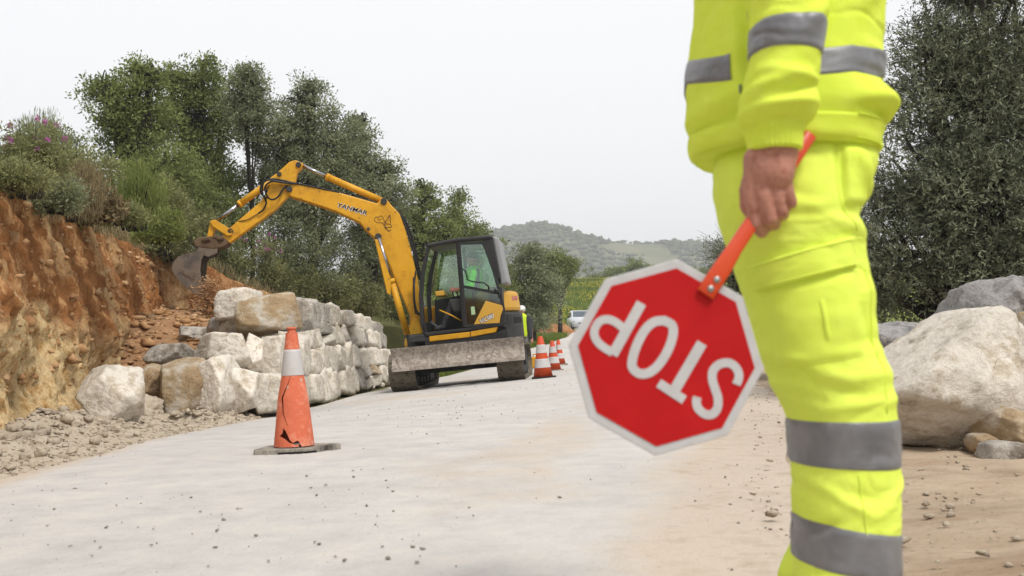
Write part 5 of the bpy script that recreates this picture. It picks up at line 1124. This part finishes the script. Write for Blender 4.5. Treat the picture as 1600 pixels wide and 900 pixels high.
# --- body: head, neck and hands in one skin mesh
def capsule(bm, p0, p1, r0, r1, seg=14, rings=5):
    p0, p1 = Vector(p0), Vector(p1); t = (p1-p0); ln = t.length; t = t.normalized() if ln > 1e-6 else Vector((0, 0, 1))
    a = t.orthogonal().normalized(); b = t.cross(a); R_ = []
    for k in range(rings+1):
        f_ = math.pi/2*(k/rings); R_.append((p0-t*r0*math.cos(f_), r0*math.sin(f_)))
    for k in range(rings+1):
        f_ = math.pi/2*(k/rings); R_.append((p1+t*r1*math.sin(f_), r1*math.cos(f_)))
    rs = [[bm.verts.new(c+(a*math.cos(q)+b*math.sin(q))*max(r, 1e-4)) for q in [2*math.pi*i/seg for i in range(seg)]] for c, r in R_]
    for x, y in zip(rs, rs[1:]):
        for i in range(seg): bm.faces.new((x[i], x[(i+1) % seg], y[(i+1) % seg], y[i]))
    bm.faces.new(rs[0][::-1]); bm.faces.new(rs[-1])
def ball(bm, c, r, sub=3):
    V_, F_ = ICO[sub]; vs = [bm.verts.new(tuple(np.array(c)+v*np.array(r))) for v in V_]
    for f_ in F_: bm.faces.new([vs[i] for i in f_])
def fuse(bm, voxel, smooth=3, fac=.5):
    """one continuous skin over overlapping shapes -> vertices, faces"""
    me = bpy.data.meshes.new('fuse'); bm.to_mesh(me); bm.free(); o = bpy.data.objects.new('fuse', me); S.collection.objects.link(o)
    md = o.modifiers.new('r', 'REMESH'); md.mode = 'VOXEL'; md.voxel_size = voxel
    ms = o.modifiers.new('s', 'SMOOTH'); ms.iterations = smooth; ms.factor = fac
    bpy.context.view_layer.update(); m2 = bpy.data.meshes.new_from_object(o.evaluated_get(bpy.context.evaluated_depsgraph_get()))
    V_ = np.empty(len(m2.vertices)*3); m2.vertices.foreach_get('co', V_); F_ = [tuple(p.vertices) for p in m2.polygons]
    bpy.data.objects.remove(o); bpy.data.meshes.remove(me); bpy.data.meshes.remove(m2); return V_.reshape(-1, 3), F_
HY_ = 1.42
def hp_(x, y, dy=0.): return tuple(at(x, y, HY_+dy))
bm = bmesh.new()
capsule(bm, hp_(1211, 150), hp_(1212, 236), .038, .033)                                   # forearm and wrist
capsule(bm, hp_(1212, 236), hp_(1205, 268), .031, .034)
for (x, y, dy), r0, r1 in (((1174, 304, .000), .018, .0118), ((1194, 307, -.009), .018, .0125), ((1213, 307, -.006), .018, .012), ((1230, 302, .004), .018, .0108)):
    capsule(bm, hp_(1195+(x-1200)*.45, 250, .004), hp_(x, y-2, dy), r0*1.15, r1)           # back of the hand
capsule(bm, hp_(1190, 262, .008), hp_(1186, 300, .010), .022, .020); capsule(bm, hp_(1215, 262, .006), hp_(1218, 296, .008), .022, .020)
fing = [((1174, 306, .0), (1181, 349, .004), (1190, 362, .024), (1199, 353, .044), .0102), ((1194, 309, -.009), (1202, 341, -.003), (1209, 350, .020), (1213, 340, .044), .0106),
        ((1213, 309, -.006), (1219, 330, .0), (1223, 335, .022), (1226, 324, .044), .0102), ((1231, 304, .004), (1235, 315, .008), (1236, 318, .028), (1236, 309, .044), .0094)]
for a_, b_, c_, d_, r in fing:
    capsule(bm, hp_(*a_), hp_(*b_), r*1.12, r*1.02); capsule(bm, hp_(*b_), hp_(*c_), r*1.04, r*.95); capsule(bm, hp_(*c_), hp_(*d_), r*.95, r*.82)
capsule(bm, hp_(1184, 268, .012), hp_(1170, 298, .026), .020, .0145); capsule(bm, hp_(1170, 298, .026), hp_(1168, 322, .034), .0140, .0118); capsule(bm, hp_(1168, 322, .034), hp_(1178, 340, .040), .0118, .0095)
VH, FH = fuse(bm, .0017, 3, .5)
bm = bmesh.new(); hc = at(1245, -545, 1.68)
def hq(dx, dy, dz): return tuple(hc+np.array((dx, dy, dz)))
ball(bm, hq(0.01, 0, .02), (.098, .076, .105)); ball(bm, hq(-.03, 0, -.045), (.062, .060, .075)); ball(bm, hq(-.055, 0, -.10), (.030, .032, .026))     # skull, face, chin
capsule(bm, hq(-.092, 0, .004), hq(-.112, 0, -.028), .011, .015, 10); ball(bm, hq(-.086, 0, -.068), (.014, .026, .011)); 
for s in (-1, 1):
    ball(bm, hq(.012, .077*s, -.012), (.020, .009, .032), 2); ball(bm, hq(-.078, .032*s, .022), (.016, .022, .010), 2); ball(bm, hq(-.074, .032*s, .002), (.013, .014, .012), 2)
capsule(bm, hq(.018, 0, -.06), tuple(at(1240, -360, 1.68)), .056, .062); capsule(bm, tuple(at(1235, -300, 1.68)), tuple(at(1235, 150, 1.66)), .10, .10)
for s in (-1, 1): capsule(bm, tuple(at(1238, -310, 1.68)), tuple(at(1238, -300, 1.68+.14*s)), .06, .055)
capsule(bm, tuple(at(1238, -300, 1.53)), tuple(at(1228, -60, 1.44)), .045, .04); capsule(bm, tuple(at(1228, -60, 1.44)), tuple(at(1212, 160, 1.42)), .038, .033)
capsule(bm, tuple(at(1235, -300, 1.83)), tuple(at(1222, -40, 1.90)), .045, .04); capsule(bm, tuple(at(1222, -40, 1.90)), tuple(at(1164, 205, 1.91)), .038, .03)
capsule(bm, tuple(at(1240, 160, 1.66)), tuple(at(1245, 300, 1.66)), .11, .11)
capsule(bm, tuple(at(1245, 300, 1.60)), tuple(at(1300, 640, 1.58)), .075, .055); capsule(bm, tuple(at(1300, 640, 1.58)), tuple(at(1325, 1050, 1.58)), .052, .04)
capsule(bm, tuple(at(1250, 320, 1.78)), tuple(at(1315, 640, 1.80)), .075, .055); capsule(bm, tuple(at(1315, 640, 1.80)), tuple(at(1310, 800, 1.80)), .052, .045); capsule(bm, tuple(at(1310, 800, 1.80)), tuple(at(1288, 960, 1.80)), .045, .04)
w0 = at(1164, 205, 1.91)
def hw(x, y, z): return tuple(w0+np.array((x, y, z)))
capsule(bm, hw(0, 0, 0), hw(-.012, 0, -.075), .026, .034)                                   # other hand, relaxed
for i, (l1, l2) in enumerate(((.045, .04), (.05, .045), (.046, .042), (.036, .03))):
    x = -.036+.019*i; capsule(bm, hw(x, 0, -.09), hw(x-.004, -.010, -.09-l1), .0100, .0092, 10); capsule(bm, hw(x-.004, -.010, -.09-l1), hw(x, -.030, -.09-l1-l2*.8), .0092, .0078, 10)
capsule(bm, hw(-.026, -.01, -.035), hw(-.055, -.022, -.085), .014, .011, 10); capsule(bm, hw(-.055, -.022, -.085), hw(-.058, -.034, -.115), .0108, .009, 10)
VB_, FB_ = fuse(bm, .0055, 3, .4)
allV = np.concatenate([VB_, VH]); allF = FB_+[tuple(i+len(VB_) for i in f_) for f_ in FH]
adopt(fmesh('body', allV, allF, m_skin, None, smooth=True))
# nails on the gripping fingers are out of sight; hair, eyes
bm = bmesh.new(); ball(bm, hq(.020, 0, .035), (.103, .082, .102)); 
for v in list(bm.verts):
    l_ = v.co-Vector(hc)
    if l_.x < -.045 and l_.z < .055: v.co.x += .05
    if l_.z < -.03: v.co = Vector(hc)+Vector((l_.x*.8+.012, l_.y*.8, l_.z))
hair = bmobj('hair', bm, m_hair, None, True); adopt(hair)
m_eye = mat('eye white', [srgb(230, 228, 224, .7)], rough=.2); m_iris = mat('brown iris', [srgb(50, 32, 22, .7)], rough=.2)
for s in (-1, 1):
    bm = bmesh.new(); ball(bm, hq(-.078, .032*s, .003), (.011, .012, .0105), 2); e = adopt(bmobj('eye', bm, m_eye, None, True))
    bm = bmesh.new(); ball(bm, hq(-.0865, .032*s, .003), (.004, .0055, .0055), 2); i_ = bmobj('iris', bm, m_iris, None, True); i_.parent = e
# boots
for nm, x, y in (('boot', 1325, 1.58), ('boot', 1288, 1.80)):
    p = at(x, 1090 if y < 1.7 else 1000, y); g = float(gz(p[0], y))+.035; bm = bmesh.new()
    capsule(bm, (p[0], y, g+.10), (p[0], y, g+.17), .055, .055); capsule(bm, (p[0]+.02, y, g+.045), (p[0]-.16, y, g+.038), .045, .042); ball(bm, (p[0]-.16, y, g+.04), (.065, .05, .042), 2)
    Vb, Fb = fuse(bm, .007, 3, .4); Vb[:, 2] = np.maximum(Vb[:, 2], g); adopt(fmesh('boot', Vb, Fb, m_boot, None, smooth=True))

# ------------------------------------------------------------------ stop paddle
m_red = mat('red sign face', [srgb(204, 16, 20, .66), srgb(212, 22, 26, .66)], scale=9, detail=10, nr=.7, rough=.55, spec=.2, big=.07, bigscale=14, crk=(srgb(190, 60, 56, .6), 14, .01))
m_swh = mat('white sign sheeting', [srgb(214, 212, 212, .64), srgb(226, 224, 224, .66)], scale=40, rough=.5, spec=.4)
m_horg = mat('orange handle', [srgb(240, 84, 28, .66), srgb(232, 72, 24, .64)], scale=8, rough=.4, spec=.4)
m_riv = mat('rivet steel', [srgb(190, 190, 186, .7)], rough=.35, metal=.9)
SC = at(1041, 557.5, 1.41); k = 1.41/FPX; SR = 154*k
paddle = empty('stop_paddle'); tag(paddle, 'red octagonal stop sign on an orange handle held upside down by the flagman', 'sign')
# local frame: x along reading direction, y up of the lettering, z towards the camera; read from the photograph's tilt
rd = math.radians(149.5)
ex = np.array((math.cos(rd), -.03, math.sin(rd))); ex /= np.linalg.norm(ex); ez = np.array((0.02, -1, .02)); ez -= ex*np.dot(ez, ex); ez /= np.linalg.norm(ez); ey_ = np.cross(ez, ex)
paddle.matrix_world = Matrix(((ex[0], ey_[0], ez[0], SC[0]), (ex[1], ey_[1], ez[1], SC[1]), (ex[2], ey_[2], ez[2], SC[2]), (0, 0, 0, 1)))
def octa(r, z0, z1, name, m, parent, bevel=0, rc=.0):
    P = [(r*math.cos(math.radians(22.5+45*i)), r*math.sin(math.radians(22.5+45*i))) for i in range(8)]
    bm = bmesh.new(); bm_prism(bm, [(x, y, z0) for x, y in P], [(x, y, z1) for x, y in P]); return bmobj(name, bm, m, parent, bevel=bevel)
octa(SR, -.004, .002, 'sign_plate', m_swh, paddle, .0015)
face = octa(SR*.905, .0022, .0030, 'red_face', m_red, paddle)
def ribbon(name, path, wd, z, m, parent, closed=False):
    P = [np.array(p, float) for p in path]; n = len(P); bm = bmesh.new(); A, B = [], []
    for i in range(n):
        t = P[(i+1) % n]-P[i-1] if closed else P[min(i+1, n-1)]-P[max(i-1, 0)]; t /= np.linalg.norm(t); nn_ = np.array((-t[1], t[0]))*wd/2
        A.append(P[i]+nn_); B.append(P[i]-nn_)
    va = [[bm.verts.new((q[0], q[1], zz)) for q in L_] for L_, zz in ((A, z), (B, z), (B, z+.0008), (A, z+.0008))]
    for i in range(n if closed else n-1):
        j = (i+1) % n
        for k_ in range(4): bm.faces.new((va[k_][i], va[k_][j], va[(k_+1) % 4][j], va[(k_+1) % 4][i]))
    if not closed:
        bm.faces.new([va[k_][0] for k_ in range(4)]); bm.faces.new([va[k_][-1] for k_ in range(4)][::-1])
    return bmobj(name, bm, m, parent)
# letters measured on the photograph, in the sign's own axes (metres)
def ax(x, y):                       # photo px -> sign axes
    p = at(x, y, 1.41)-SC; d = _f*FPX+_r*(x-800.0)+_u*(450.0-y); t_ = np.dot(SC-CAM, ez)/np.dot(d, ez); p = CAM+d*t_-SC
    return np.array((np.dot(p, ex), np.dot(p, ey_)))
def D6(*p): return [ax(x/2.5+860, y/2.5+380) for x, y in p]
sw = 27/2.5*k*1.2
zl = .0032
p_ = D6((354, 234), (242, 436)); ribbon('letter_stroke', p_, sw*1.25, zl, m_swh, face)                                   # P stem
dP = (p_[1]-p_[0]); dP /= np.linalg.norm(dP)
ribbon('letter_stroke', catmull([ax(x/2.5+860, y/2.5+380) for x, y in ((292, 340), (258, 312), (226, 298), (194, 304), (174, 330), (170, 356), (182, 384), (206, 406), (242, 428))], 5), sw, zl+.0001, m_swh, face)
oc = catmull([ax(x/2.5+860, y/2.5+380) for x, y in ((442, 302), (474, 322), (476, 362), (456, 420), (420, 476), (382, 506), (344, 508), (318, 482), (322, 440), (340, 388), (370, 336), (404, 308), (442, 302))], 5)[:-1]
ribbon('letter_stroke', oc, sw*1.12, zl, m_swh, face, True)
ribbon('letter_stroke', D6((590, 390), (472, 592)), sw*1.3, zl, m_swh, face); ribbon('letter_stroke', D6((421, 546), (521, 612)), sw*1.12, zl+.0001, m_swh, face)
ribbon('letter_stroke', catmull([ax(x/2.5+860, y/2.5+380) for x, y in ((724, 552), (734, 520), (724, 488), (696, 468), (660, 472), (634, 496), (630, 530), (640, 566), (652, 604), (650, 642), (632, 666), (604, 668), (576, 646), (568, 618), (572, 600))], 5), sw*1.05, zl, m_swh, face)
# handle: tube through the fist, flattened and riveted at the plate
def inv(p): 
    q_ = np.asarray(p)-SC; return (np.dot(q_, ex), np.dot(q_, ey_), np.dot(q_, ez))
h0 = inv(at(1264, 212, 1.462)); h1 = inv(at(1148, 388, 1.418)); h2 = inv(at(1130, 418, 1.404)); h3 = inv(at(1102, 460, 1.404))
bm = bmesh.new(); H = [np.array(h) for h in (h0, h1, h2, h3)]; H[2][2] = .0075; H[3][2] = .0075
hh = [H[0], H[0]*.5+H[1]*.5, H[1], H[2], H[2]*.4+H[3]*.6, H[3]]; wdt = [.0105, .0105, .011, .0135, .0135, .0135]; thk = [.0105, .0105, .009, .0042, .004, .004]; rings = []
for i, c_ in enumerate(hh):
    t_ = hh[min(i+1, 5)]-hh[max(i-1, 0)]; t_ /= np.linalg.norm(t_); zz = np.array((0, 0, 1.)); sd = np.cross(t_, zz); sd /= np.linalg.norm(sd); up = np.cross(sd, t_)
    rings.append([bm.verts.new(tuple(c_+sd*wdt[i]*math.copysign(abs(math.cos(q))**.6, math.cos(q))+up*thk[i]*math.copysign(abs(math.sin(q))**.6, math.sin(q)))) for q in np.linspace(0, 2*math.pi, 20, endpoint=False)])
for a_, b_ in zip(rings, rings[1:]):
    for i in range(20): bm.faces.new((a_[i], a_[(i+1) % 20], b_[(i+1) % 20], b_[i]))
bm.faces.new(rings[0][::-1]); bm.faces.new(rings[-1]); hd = bmobj('handle', bm, m_horg, paddle, True, .001)
for x, y in ((1117, 438), (1107.5, 452)):
    q_ = ax(x, y); lathe('rivet', [(.0052, .0108), (.005, .0125), (.0034, .0138), (.001, .0142)], m_riv, hd, 16, loc=(q_[0], q_[1], 0))
# ------------------------------------------------------------------ people and things behind
m_vest = mat('yellow vest', [srgb(214, 240, 50, .68)], rough=.8); m_grn = mat('bright green hi-vis shirt', [srgb(104, 226, 40, .85), srgb(130, 240, 70, .85)], scale=10, rough=.85)
m_navy = mat('dark grey work clothes', [srgb(64, 66, 72, .55), srgb(84, 84, 88, .55)], scale=12, rough=.9); m_helm = mat('white helmet', [srgb(236, 236, 234, .72)], rough=.35)
m_lgrey = mat('pale grey trousers', [srgb(130, 128, 126, .55), srgb(150, 148, 144, .55)], scale=12, rough=.9)
def figure(name, label, caps, balls, base, parts, voxel=.014):
    """one skin mesh plus clothing children; coordinates relative to base"""
    root = empty(name, tuple(base)); tag(root, label, 'person'); bm = bmesh.new()
    for a, b, r0, r1 in caps: capsule(bm, a, b, r0, r1, 12, 4)
    for c, r in balls: ball(bm, c, r, 3)
    V_, F_ = fuse(bm, voxel, 3, .4); fmesh('body', V_, F_, m_skin, root, smooth=True)
    for nm, m, cs, bs in parts:
        bm = bmesh.new()
        for a, b, r0, r1 in cs: capsule(bm, a, b, r0, r1, 12, 4)
        for c, r in bs: ball(bm, c, r, 3)
        V_, F_ = fuse(bm, voxel, 3, .4); fmesh(nm, V_, F_, m, root, smooth=True)
    return root
# worker with a white helmet behind the counterweight, looking away
Yw = 23.5; pw = at(816, 550, Yw); zg = float(gz(pw[0], Yw)); base = (pw[0], Yw, zg)
hz = at(816, 478, Yw)[2]-zg; q = hz/1.78
def sc(*p): return tuple(v*q for v in p)
hand = []
for s in (-1, 1):
    wx_, wz = .27*s, .84
    hand += [(sc(.22*s, .0, 1.42), sc(.26*s, .03, 1.12), .048, .042), (sc(.26*s, .03, 1.12), sc(.27*s, -.08, .90), .038, .03), (sc(.27*s, -.08, .90), sc(.27*s, -.10, .82), .03, .034)]
    hand += [(sc(.245*s+.016*i*s, -.105, .82), sc(.245*s+.016*i*s, -.12, .75-.01*(i in (1, 2))), .010, .008) for i in range(4)]+[(sc(.25*s, -.12, .86), sc(.235*s, -.15, .80), .012, .009)]
legs = [(sc(.10*s, 0, .92), sc(.11*s, -.02, .50), .085, .06) for s in (-1, 1)]+[(sc(.11*s, -.02, .50), sc(.11*s, .02, .08), .055, .042) for s in (-1, 1)]
body_c = hand+legs+[(sc(0, 0, 1.0), sc(0, 0, 1.4), .13, .13), (sc(0, 0, 1.42), sc(0, -.01, 1.56), .06, .055), (sc(-.18, 0, 1.43), sc(.18, 0, 1.43), .06, .06)]
figure('person', 'person in white helmet and yellow vest standing behind the excavator counterweight', body_c, [(sc(0, -.01, 1.65), sc(.078, .098, .115)), (sc(0, -.105, 1.63), sc(.014, .02, .02))], base,
       [('helmet', m_helm, [], [(sc(0, 0, 1.70), sc(.112, .135, .10)), (sc(0, -.10, 1.675), sc(.085, .08, .014))]),
        ('jacket', m_navy, [(sc(.20*s, -.06, 1.42), sc(.22*s, -.10, 1.12), .08, .07) for s in (-1, 1)]+[(sc(.22*s, -.10, 1.12), sc(.24*s, -.12, .92), .066, .05) for s in (-1, 1)]+[(sc(-.16, 0, 1.42), sc(.16, 0, 1.42), .075, .075), (sc(0, 0, .95), sc(0, 0, 1.38), .15, .16)], []),
        ('vest', m_vest, [(sc(-.05, 0, 1.02), sc(-.07, 0, 1.42), .12, .11), (sc(0, 0, 1.02), sc(-.02, 0, 1.4), .168, .172)], []),
        ('trousers', m_lgrey, [(sc(.10*s, 0, .96), sc(.11*s, -.02, .50), .11, .085) for s in (-1, 1)]+[(sc(.11*s, -.02, .50), sc(.11*s, .02, .12), .08, .07) for s in (-1, 1)], []),
        ('boots', m_boot, [(sc(.11*s, .03, .06), sc(.11*s, -.15, .05), .055, .05) for s in (-1, 1)], [])])
# operator at the controls
def ow(px, py, v):
    p = mc(px, py, v); return EXC+_F*p[0]+_Lf*p[1]+_U*p[2]
V0 = .66
hip = ow(*Z8((455, 555))[0], V0); obase = hip-np.array((0, 0, .12))
def rel(px, py, v): return tuple(ow(*Z8((px, py))[0], v)-obase)
sh = rel(450, 330, V0); nk = rel(448, 300, V0); hd_ = rel(440, 245, V0)
caps = [(rel(455, 545, V0), rel(452, 345, V0), .15, .14), (nk, hd_, .055, .055)]
shirt = [(rel(455, 535, V0), rel(452, 355, V0), .17, .17)]; trs = []
for s in (-1, 1):
    v = V0+.19*s; vk = V0+.14*s
    caps += [(rel(450, 345, v), rel(430, 440, v+.05*s), .05, .045), (rel(430, 440, v+.05*s), rel(330, 462, v+.02*s), .042, .033), (rel(330, 462, v+.02*s), rel(300, 462, v), .033, .036)]
    caps += [(rel(302, 452+7*i, v+.02*s), rel(284, 455+7*i, v-.02*s), .013, .011) for i in range(4)]+[(rel(310, 450, v), rel(296, 440, v-.03*s), .014, .011)]
    shirt += [(rel(450, 345, v), rel(430, 440, v+.05*s), .07, .062), (rel(430, 440, v+.05*s), rel(375, 455, v+.03*s), .06, .052)]
    legc = [(rel(455, 555, vk), rel(300, 560, vk), .09, .075), (rel(300, 560, vk), rel(235, 720, vk), .065, .05)]
    caps += [(a, b, r0*.85, r1*.85) for a, b, r0, r1 in legc]; trs += legc+[(rel(238, 722, vk), rel(195, 735, vk), .05, .045)]
figure('person', 'person in bright green shirt operating the excavator from the cab seat', caps, [(hd_, (.10, .08, .12)), (rel(412, 250, V0), (.02, .014, .02))], obase, [('shirt', m_grn, shirt, []), ('trousers', m_navy, trs, []), ('cap', m_navy, [], [(tuple(np.array(hd_)+np.array((.01, 0, .045))), (.108, .088, .09)), (tuple(np.array(hd_)+np.array((-.11, 0, .04))), (.06, .06, .012))])])
# yellow box and a tool leaning by the verge
p = at(838, 553, 24.5); g = float(gz(p[0], 24.5)); m_box = mat('orange yellow plastic', [srgb(236, 170, 20, .64), srgb(226, 156, 20, .62)], scale=6, rough=.5)
bx_ = empty('jerry_can', (p[0], 24.5, g)); tag(bx_, 'orange yellow plastic can standing on the verge behind the striped cones', 'can')
box('can_body', -.13, .13, -.10, .10, .0, .28, m_box, bx_, .03); tube('can_handle', [(-.08, 0, .27), (-.08, 0, .34), (.05, 0, .34), (.05, 0, .27)], .016, m_box, bx_); lathe('can_cap', [(.03, .27), (.03, .31), (.02, .315)], m_black, bx_, 12, loc=(.09, 0, 0))
# pale car coming down the road, half hidden by the sign
m_car = mat('white car paint', [srgb(226, 228, 232, .7), srgb(218, 220, 226, .7)], scale=2, rough=.3, spec=.5, coat=.5); m_cgl = mat('dark car glass', [srgb(70, 84, 96, .6), srgb(96, 112, 124, .6)], scale=2, rough=.1, spec=.6)
m_lamp = mat('clear headlamp', [srgb(200, 206, 210, .7)], rough=.1, spec=.8)
Yc = 74; pc_ = at(907, 505, Yc); cx0 = pc_[0]; cz0 = float(gz(cx0, Yc))+.006
car = empty('car', (cx0, Yc, cz0)); car.rotation_euler = (0, 0, .05); tag(car, 'pale car on the road, half hidden behind the stop sign', 'car')
def shell(name, secs, m, parent, bevel=.04):
    """secs: list of (y, [(x,z) half outline from bottom to top]); mirrored"""
    bm = bmesh.new(); R_ = []
    for y_, prof_ in secs:
        pts = [(x, y_, z_) for x, z_ in prof_]+[(-x, y_, z_) for x, z_ in prof_[::-1]]; R_.append([bm.verts.new(p_) for p_ in pts])
    n_ = len(R_[0])
    for a_, b_ in zip(R_, R_[1:]):
        for i in range(n_): bm.faces.new((a_[i], a_[(i+1) % n_], b_[(i+1) % n_], b_[i]))
    bm.faces.new(R_[0][::-1]); bm.faces.new(R_[-1]); return bmobj(name, bm, m, parent, True, 0)
shell('body', [(-2.0, [(.60, .30), (.66, .5), (.62, .70)]), (-1.85, [(.78, .24), (.84, .55), (.74, .82)]), (-1.0, [(.84, .22), (.88, .62), (.80, .98)]), (0, [(.84, .22), (.88, .66), (.82, 1.0)]), (1.3, [(.84, .22), (.88, .66), (.82, 1.0)]), (1.95, [(.80, .28), (.84, .66), (.76, .98)])], m_car, car)
shell('cabin', [(-1.0, [(.76, .96), (.75, .97), (.74, .98)]), (-.25, [(.78, .97), (.70, 1.38), (.60, 1.46)]), (.6, [(.78, .97), (.70, 1.42), (.62, 1.52)]), (1.6, [(.78, .97), (.70, 1.38), (.60, 1.46)]), (1.92, [(.76, .97), (.70, 1.2), (.6, 1.26)])], m_car, car)
bm = bmesh.new(); bm_prism(bm, [(-.66, -.97, 1.0), (.66, -.97, 1.0), (.58, -.30, 1.42), (-.58, -.30, 1.42)], [(-.66, -.985, 1.015), (.66, -.985, 1.015), (.58, -.315, 1.435), (-.58, -.315, 1.435)]); bmobj('windscreen', bm, m_cgl, car)
for s in (-1, 1):
    bm = bmesh.new(); bm_prism(bm, [(.775*s, -.75, 1.0), (.775*s, 1.45, 1.0), (.70*s, 1.35, 1.36), (.70*s, -.2, 1.36)], [(.80*s, -.75, 1.0), (.80*s, 1.45, 1.0), (.725*s, 1.35, 1.36), (.725*s, -.2, 1.36)]); bmobj('side_window', bm, m_cgl, car)
    bm = bmesh.new(); ball(bm, (.60*s, -1.92, .64), (.17, .08, .09), 2); bmobj('headlight', bm, m_lamp, car, True)
    bm = bmesh.new(); ball(bm, (.94*s, -.68, 1.0), (.10, .06, .075), 2); bmobj('mirror', bm, m_black, car, True)
    for y_ in (-1.25, 1.25):
        bm = bmesh.new(); bm_tube(bm, [(.66*s, y_, .31), (.87*s, y_, .31)], .31, 20); wl = bmobj('wheel', bm, m_black, car); bm = bmesh.new(); bm_tube(bm, [(.80*s, y_, .31), (.885*s, y_, .31)], .19, 16); bmobj('rim', bm, m_greyp, wl)
box('grille', -.38, .38, -2.01, -1.93, .42, .56, m_black, car, .01); box('number_plate', -.26, .26, -2.03, -2.012, .34, .44, m_white, car)

# pieces of rock and root in the cut face
hzb = bpy.data.meshes.new('haze'); bm = bmesh.new(); bm_box(bm, -1510, 1510, -310, 1610, -8, 135); bm.to_mesh(hzb); bm.free()
hz_o = bpy.data.objects.new('haze', hzb); link(hz_o); hz_o['kind'] = 'stuff'; hz_o['label'] = 'thin pale haze over the valley and far hill'; hz_o['category'] = 'haze'
mh = bpy.data.materials.new('haze'); mh.use_nodes = True; t = mh.node_tree; t.nodes.remove(t.nodes['Principled BSDF']); pv = t.nodes.new('ShaderNodeVolumePrincipled')
pv.inputs['Color'].default_value = (.93, .95, .97, 1); pv.inputs['Density'].default_value = .0008; t.links.new(pv.outputs[0], t.nodes['Material Output'].inputs['Volume']); hzb.materials.append(mh)
